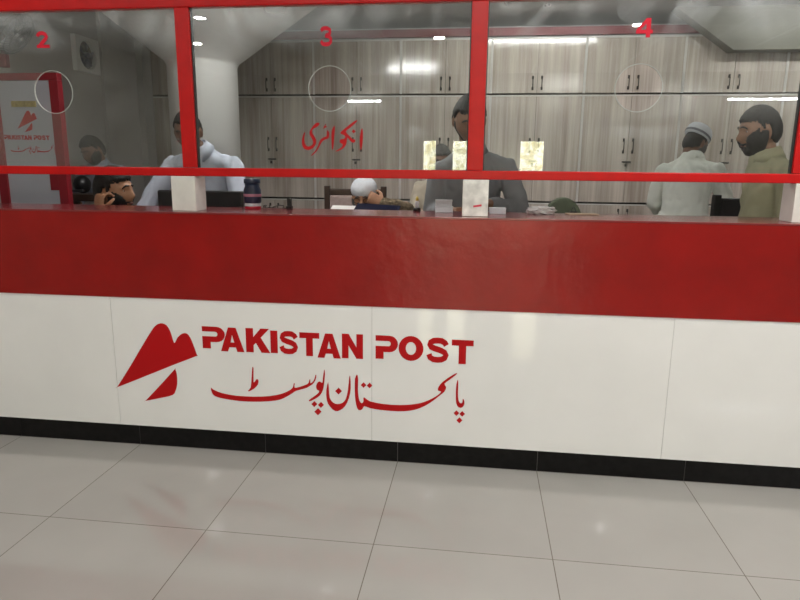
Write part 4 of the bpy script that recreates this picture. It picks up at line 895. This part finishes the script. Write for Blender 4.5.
# ------------------------------------------------------------------ office furniture
dk = thing('clerk_desk', 'long brown clerks desk standing just behind the counter', 'desk', (-.3, .62, 0))
def dko(o): o.location = (.3, -.62, 0); return o
dko(one('desktop', 'desk_wood', dk, (-1.42, 1.45, .44, .80, .715, .75), bev=.004))
for x in (-1.40, -.02, 1.39):
    for y in (.46, .74): dko(one('leg', 'desk_wood', dk, (x, x + .05, y, y + .05, 0, .7145)))
dko(one('modesty_panel', 'desk_wood', dk, (-1.35, 1.38, .445, .459, .3, .7145)))
def seat(label, loc, rz, mat, padmat, bw=.46, top=1.12, pad=(.84, 1.06), rounded=False, name='armless_chair', arms=False):
    t = thing(name, label, 'chair', loc, rz)
    b = B(); box(b, (0, 0, .44), (bw, .44, .05), .012); obj('seat', b, padmat, t)
    for sx in (-1, 1):
        for y, h in ((.19, .415), (-.20, .415)):
            b = B(); box(b, (sx * (bw / 2 - .025), y, h / 2), (.04, .04, h), .004); obj('leg', b, mat, t)
        if not rounded:
            b = B(); box(b, (sx * (bw / 2 - .02), -.235, (.42 + top) / 2), (.042, .04, top - .42), .005); obj('back_post', b, mat, t)
    if rounded:
        b = B(); n = 20
        for yy in (-.26, -.20):
            pass
        out = []
        for k in range(n + 1):
            a = PI * k / n; out.append((-bw / 2 * math.cos(a) * (1 if True else 0), top - .16 + .16 * math.sin(a)))
        out = [(-bw / 2, .47)] + out + [(bw / 2, .47)]
        f = [b.verts.new((x, -.25, z)) for x, z in out]; g = [b.verts.new((x, -.20, z)) for x, z in out]
        b.faces.new(f); b.faces.new(g[::-1])
        for k in range(len(out)): j = (k + 1) % len(out); b.faces.new((f[k], g[k], g[j], f[j]))
        o = obj('backrest', b, padmat, t); md = o.modifiers.new('b', 'BEVEL'); md.width = .014; md.segments = 3
    else:
        b = B(); box(b, (0, -.235, top - .045), (bw - .08, .026, .05), .006); box(b, (0, -.235, pad[0] - .05), (bw - .08, .026, .05), .006); obj('back_rail', b, mat, t)
        b = B(); box(b, (0, -.228, (pad[0] + pad[1]) / 2), (bw - .085, .05, pad[1] - pad[0]), .015); obj('back_pad', b, padmat, t)
    if arms:
        for sx in (-1, 1):
            b = B(); tube(b, [(sx * bw / 2, -.2, .66), (sx * (bw / 2 + .02), .1, .67), (sx * (bw / 2 + .01), .16, .62), (sx * bw / 2, .14, .44)], [.022] * 4, 10); obj('armrest', b, mat, t, True)
    return t
seat('dark wooden chair with pinkish grey back pad behind the capped reader', (-.615, 1.92, 0), PI, 'dark_wood', 'pad', .47, 1.135, (.90, 1.065))
seat('olive green chair with rounded back right of the middle post', (.815, 1.62, 0), 0, 'black', 'green', .24, 1.105, rounded=True, name='round_back_chair')
seat('stool chair of the bearded man seated in profile, hidden behind the counter', (-1.89, .72, 0), -PI / 2, 'black', 's_dark', .42, .86, (.6, .8))
seat('black office armchair between the two men at the right', (1.90, 1.75, 0), .2, 'black', 's_dark', .50, 1.13, (.5, 1.11), arms=True, name='office_armchair')
# dark wooden table at the left
t = thing('side_table', 'dark brown wooden stand beside the red sign frame at left', 'table', (-2.60, 1.88, 0))
b = B(); box(b, (0, 0, 1.035), (.42, .3, .05), .006); obj('table_top', b, 'dark_wood', t)
for sx in (-1, 1):
    for sy in (-1, 1): b = B(); box(b, (sx * .17, sy * .11, .505), (.04, .04, 1.01), .003); obj('leg', b, 'dark_wood', t)
# black hard bag / helmet shape on the stand
b = B(); ball(b, (0, 0, .066), (.058, .07, .065), None, 24, 16); h = obj('helmet', b, 'black', None, True)
h.location = (-2.62, 1.86, 1.062); tag(h, 'black rounded helmet on the dark stand at left', 'helmet')
b = B(); box(b, (0, -.058, .02), (.09, .02, .02), .005); obj('rim', b, 'wire', h)
# monitor seen from behind
t = thing('computer_monitor', 'black computer monitor back standing behind the left white block', 'monitor', (-1.118, .60, .7505))
b = B(); box(b, (0, 0, .245), (.46, .04, .29), .008); obj('screen_housing', b, 'black', t)
b = B(); box(b, (0, .03, .12), (.06, .02, .22), .004); obj('stand_neck', b, 'black', t)
b = B(); box(b, (0, .04, .008), (.22, .16, .016), .005); obj('stand_base', b, 'black', t)
# dark blue jar with pink label, on a white and red tin
t = thing('storage_jar', 'dark blue plastic jar with pink label right of the pale-shirted man', 'jar', (-.732, .31, CT + .0255))
b = B(); lathe(b, [(.036, 0), (.040, .006), (.040, .06), (.034, .075), (.034, .09)], 32); obj('jar_body', b, 'navy', t, True)
b = B(); lathe(b, [(.0405, .030), (.0410, .031), (.0410, .042), (.0405, .043)], 32); obj('label_band', b, 'pink', t, True)
b = B(); lathe(b, [(.037, .0905), (.038, .093), (.038, .108), (.035, .111)], 32); obj('lid', b, 'navy', t, True)
t = thing('round_tin', 'low white tin with red base under the dark blue jar', 'tin', (-.732, .31, CT + .0005))
b = B(); lathe(b, [(.036, 0), (.037, .002), (.037, .009), (.036, .0105)], 32); obj('base', b, 'red_plastic', t, True)
b = B(); lathe(b, [(.037, .011), (.0375, .012), (.0375, .022), (.036, .0245)], 32); obj('lid', b, 'boxwhite', t, True)
# cable on the counter
b = B(); pts = []
for k in range(60):
    s = k / 59; pts.append((.12 * s - .06 + .012 * math.sin(s * 19), .02 * math.cos(s * 15), .003 + .012 * max(0, math.sin(s * 11))))
tube(b, pts, [.0018] * 60, 6); o = obj('cable', b, 'handle', None, True); o.location = (-.637, .33, CT + .001); tag(o, 'thin curly cable lying on the counter left of the reader', 'cable')
# black stapler upright
t = thing('date_stamp', 'small black upright stamp on the counter edge left of the reader', 'stamp', (-.567, .345, CT + .0005))
b = B(); box(b, (0, 0, .006), (.026, .03, .012), .002); obj('base', b, 'black', t)
b = B(); box(b, (0, 0, .031), (.020, .016, .038), .003); obj('grip', b, 'black', t)
# reader's folder and papers
t = thing('ledger_book', 'open dark glossy folder with paper edge in front of the reader', 'book', (-.37, 1.20, .985), 0)
b = B(); box(b, (.075, -.03, .03), (.27, .012, .17), .004, Matrix.Rotation(-1.18, 3, 'X') @ Matrix.Rotation(.10, 3, 'Y')); obj('cover', b, 'glossblack', t)
b = B(); box(b, (-.12, -.02, .030), (.17, .012, .13), .002, Matrix.Rotation(-1.25, 3, 'X') @ Matrix.Rotation(.02, 3, 'Y')); obj('pages', b, 'paper', t)
b = B(); box(b, (-.11, -.03, .018), (.21, .014, .15), .002, Matrix.Rotation(-1.25, 3, 'X')); obj('back_cover', b, 'glossblack', t)
t = thing('reading_desk', 'small brown desk in front of the capped reader', 'desk', (-.37, 1.17, 0))
b = B(); box(b, (0, 0, .955), (.56, .26, .03), .004); obj('desktop', b, 'desk_wood', t)
for sx in (-1, 1):
    for sy in (-1, 1): b = B(); box(b, (sx * .26, sy * .11, .47), (.04, .04, .939), .003); obj('leg', b, 'desk_wood', t)
# white boxes by the middle block
for x, y, z, w, h, lb in ((.160, .30, CT + .0005, .078, .026, 'small white carton at the bottom of the pair left of the scuffed block'), (.158, .305, CT + .0272, .074, .028, 'small white carton on top of the pair left of the scuffed block'), (.395, .27, CT + .0005, .07, .026, 'small white carton right of the scuffed block')):
    t = thing('carton', lb, 'box', (x, y, z), .05, 'small white cartons')
    b = B(); box(b, (0, 0, h * .35), (w, .05, h * .7), .001); obj('box_body', b, 'boxwhite', t)
    b = B(); box(b, (0, 0, h * .85), (w + .002, .052, h * .29), .001); obj('lid', b, 'boxwhite', t)
# glue bottle on its black stand
t = thing('glue_bottle', 'small bottle with a yellow cap and black foot left of the white cartons', 'bottle', (.033, .35, CT + .0005))
b = B(); lathe(b, [(.016, 0), (.017, .002), (.017, .012), (.015, .014)], 20); obj('foot', b, 'black', t, True)
b = B(); lathe(b, [(.009, .0145), (.010, .018), (.010, .038), (.005, .046)], 20); obj('body', b, 'boxwhite', t, True)
b = B(); lathe(b, [(.007, .0465), (.007, .058), (.003, .066)], 16); obj('cap', b, 'yellow', t, True)
# plastic bag, card and black clip on the counter
b = B(); bmesh.ops.create_icosphere(b, subdivisions=4, radius=1)
for v in b.verts:
    p = v.co.copy(); f = 1 + .35 * noise.noise(p * 2.3 + V((3, 1, 7))) + .18 * noise.noise(p * 6)
    v.co = V((p.x * .062 * f, p.y * .04 * f, max(-.014, p.z * .021 * f)))
o = obj('plastic_bag', b, 'clear', None, False); o.location = (.585, .30, CT + .0145); tag(o, 'crumpled white plastic bag on the counter right of the middle post', 'bag')
b = B(); box(b, (0, 0, .002), (.13, .08, .004), .0005); o = obj('card_sheet', b, 'tan', None); o.location = (.765, .325, CT + .0005); o.rotation_euler = (0, 0, .1); tag(o, 'flat tan card lying on the counter right of the plastic bag', 'card')
t = thing('desk_clip', 'small black clip standing on the counter in front of the olive chair', 'clip', (.735, .372, CT + .0005))
b = B(); box(b, (0, 0, .005), (.03, .012, .010), .001); obj('jaw', b, 'black', t)
b = B(); tube(b, [(-.010, 0, .010), (-.004, 0, .026), (.004, 0, .026), (.010, 0, .010)], [.0018] * 4, 6); obj('lever', b, 'black', t, True)
# phone in the hand of the man in profile, scanner in the hand of the man in white
b = B(); box(b, (0, 0, 0), (.012, .07, .13), .004); o = obj('mobile_phone', b, 'black', None); o.location = (2.19, 2.81, 1.17); o.rotation_euler = (.9, 0, -.5); tag(o, 'black mobile phone held by the man in the off-white kurta', 'phone')

# ------------------------------------------------------------------ camera and view
cam = bpy.data.cameras.new('camera'); co = bpy.data.objects.new('camera', cam); COL.objects.link(co)
cam.sensor_fit = 'HORIZONTAL'; cam.sensor_width = 36; cam.lens = FOCAL_PX / 800 * 36; cam.clip_start = .05
mw = Matrix([[CAM_ROT[i][j] for j in range(3)] + [CAM_LOC[i]] for i in range(3)] + [[0, 0, 0, 1]])
co.matrix_world = mw
SC.camera = co
w = bpy.data.worlds.new('world'); w.use_nodes = True; SC.world = w
w.node_tree.nodes['Background'].inputs['Color'].default_value = (.6, .7, .8, 1); w.node_tree.nodes['Background'].inputs['Strength'].default_value = .3
SC.view_settings.view_transform = 'Standard'; SC.view_settings.look = 'None'
SC.view_settings.exposure = 0; SC.view_settings.gamma = 1; SC.view_settings.use_curve_mapping = False
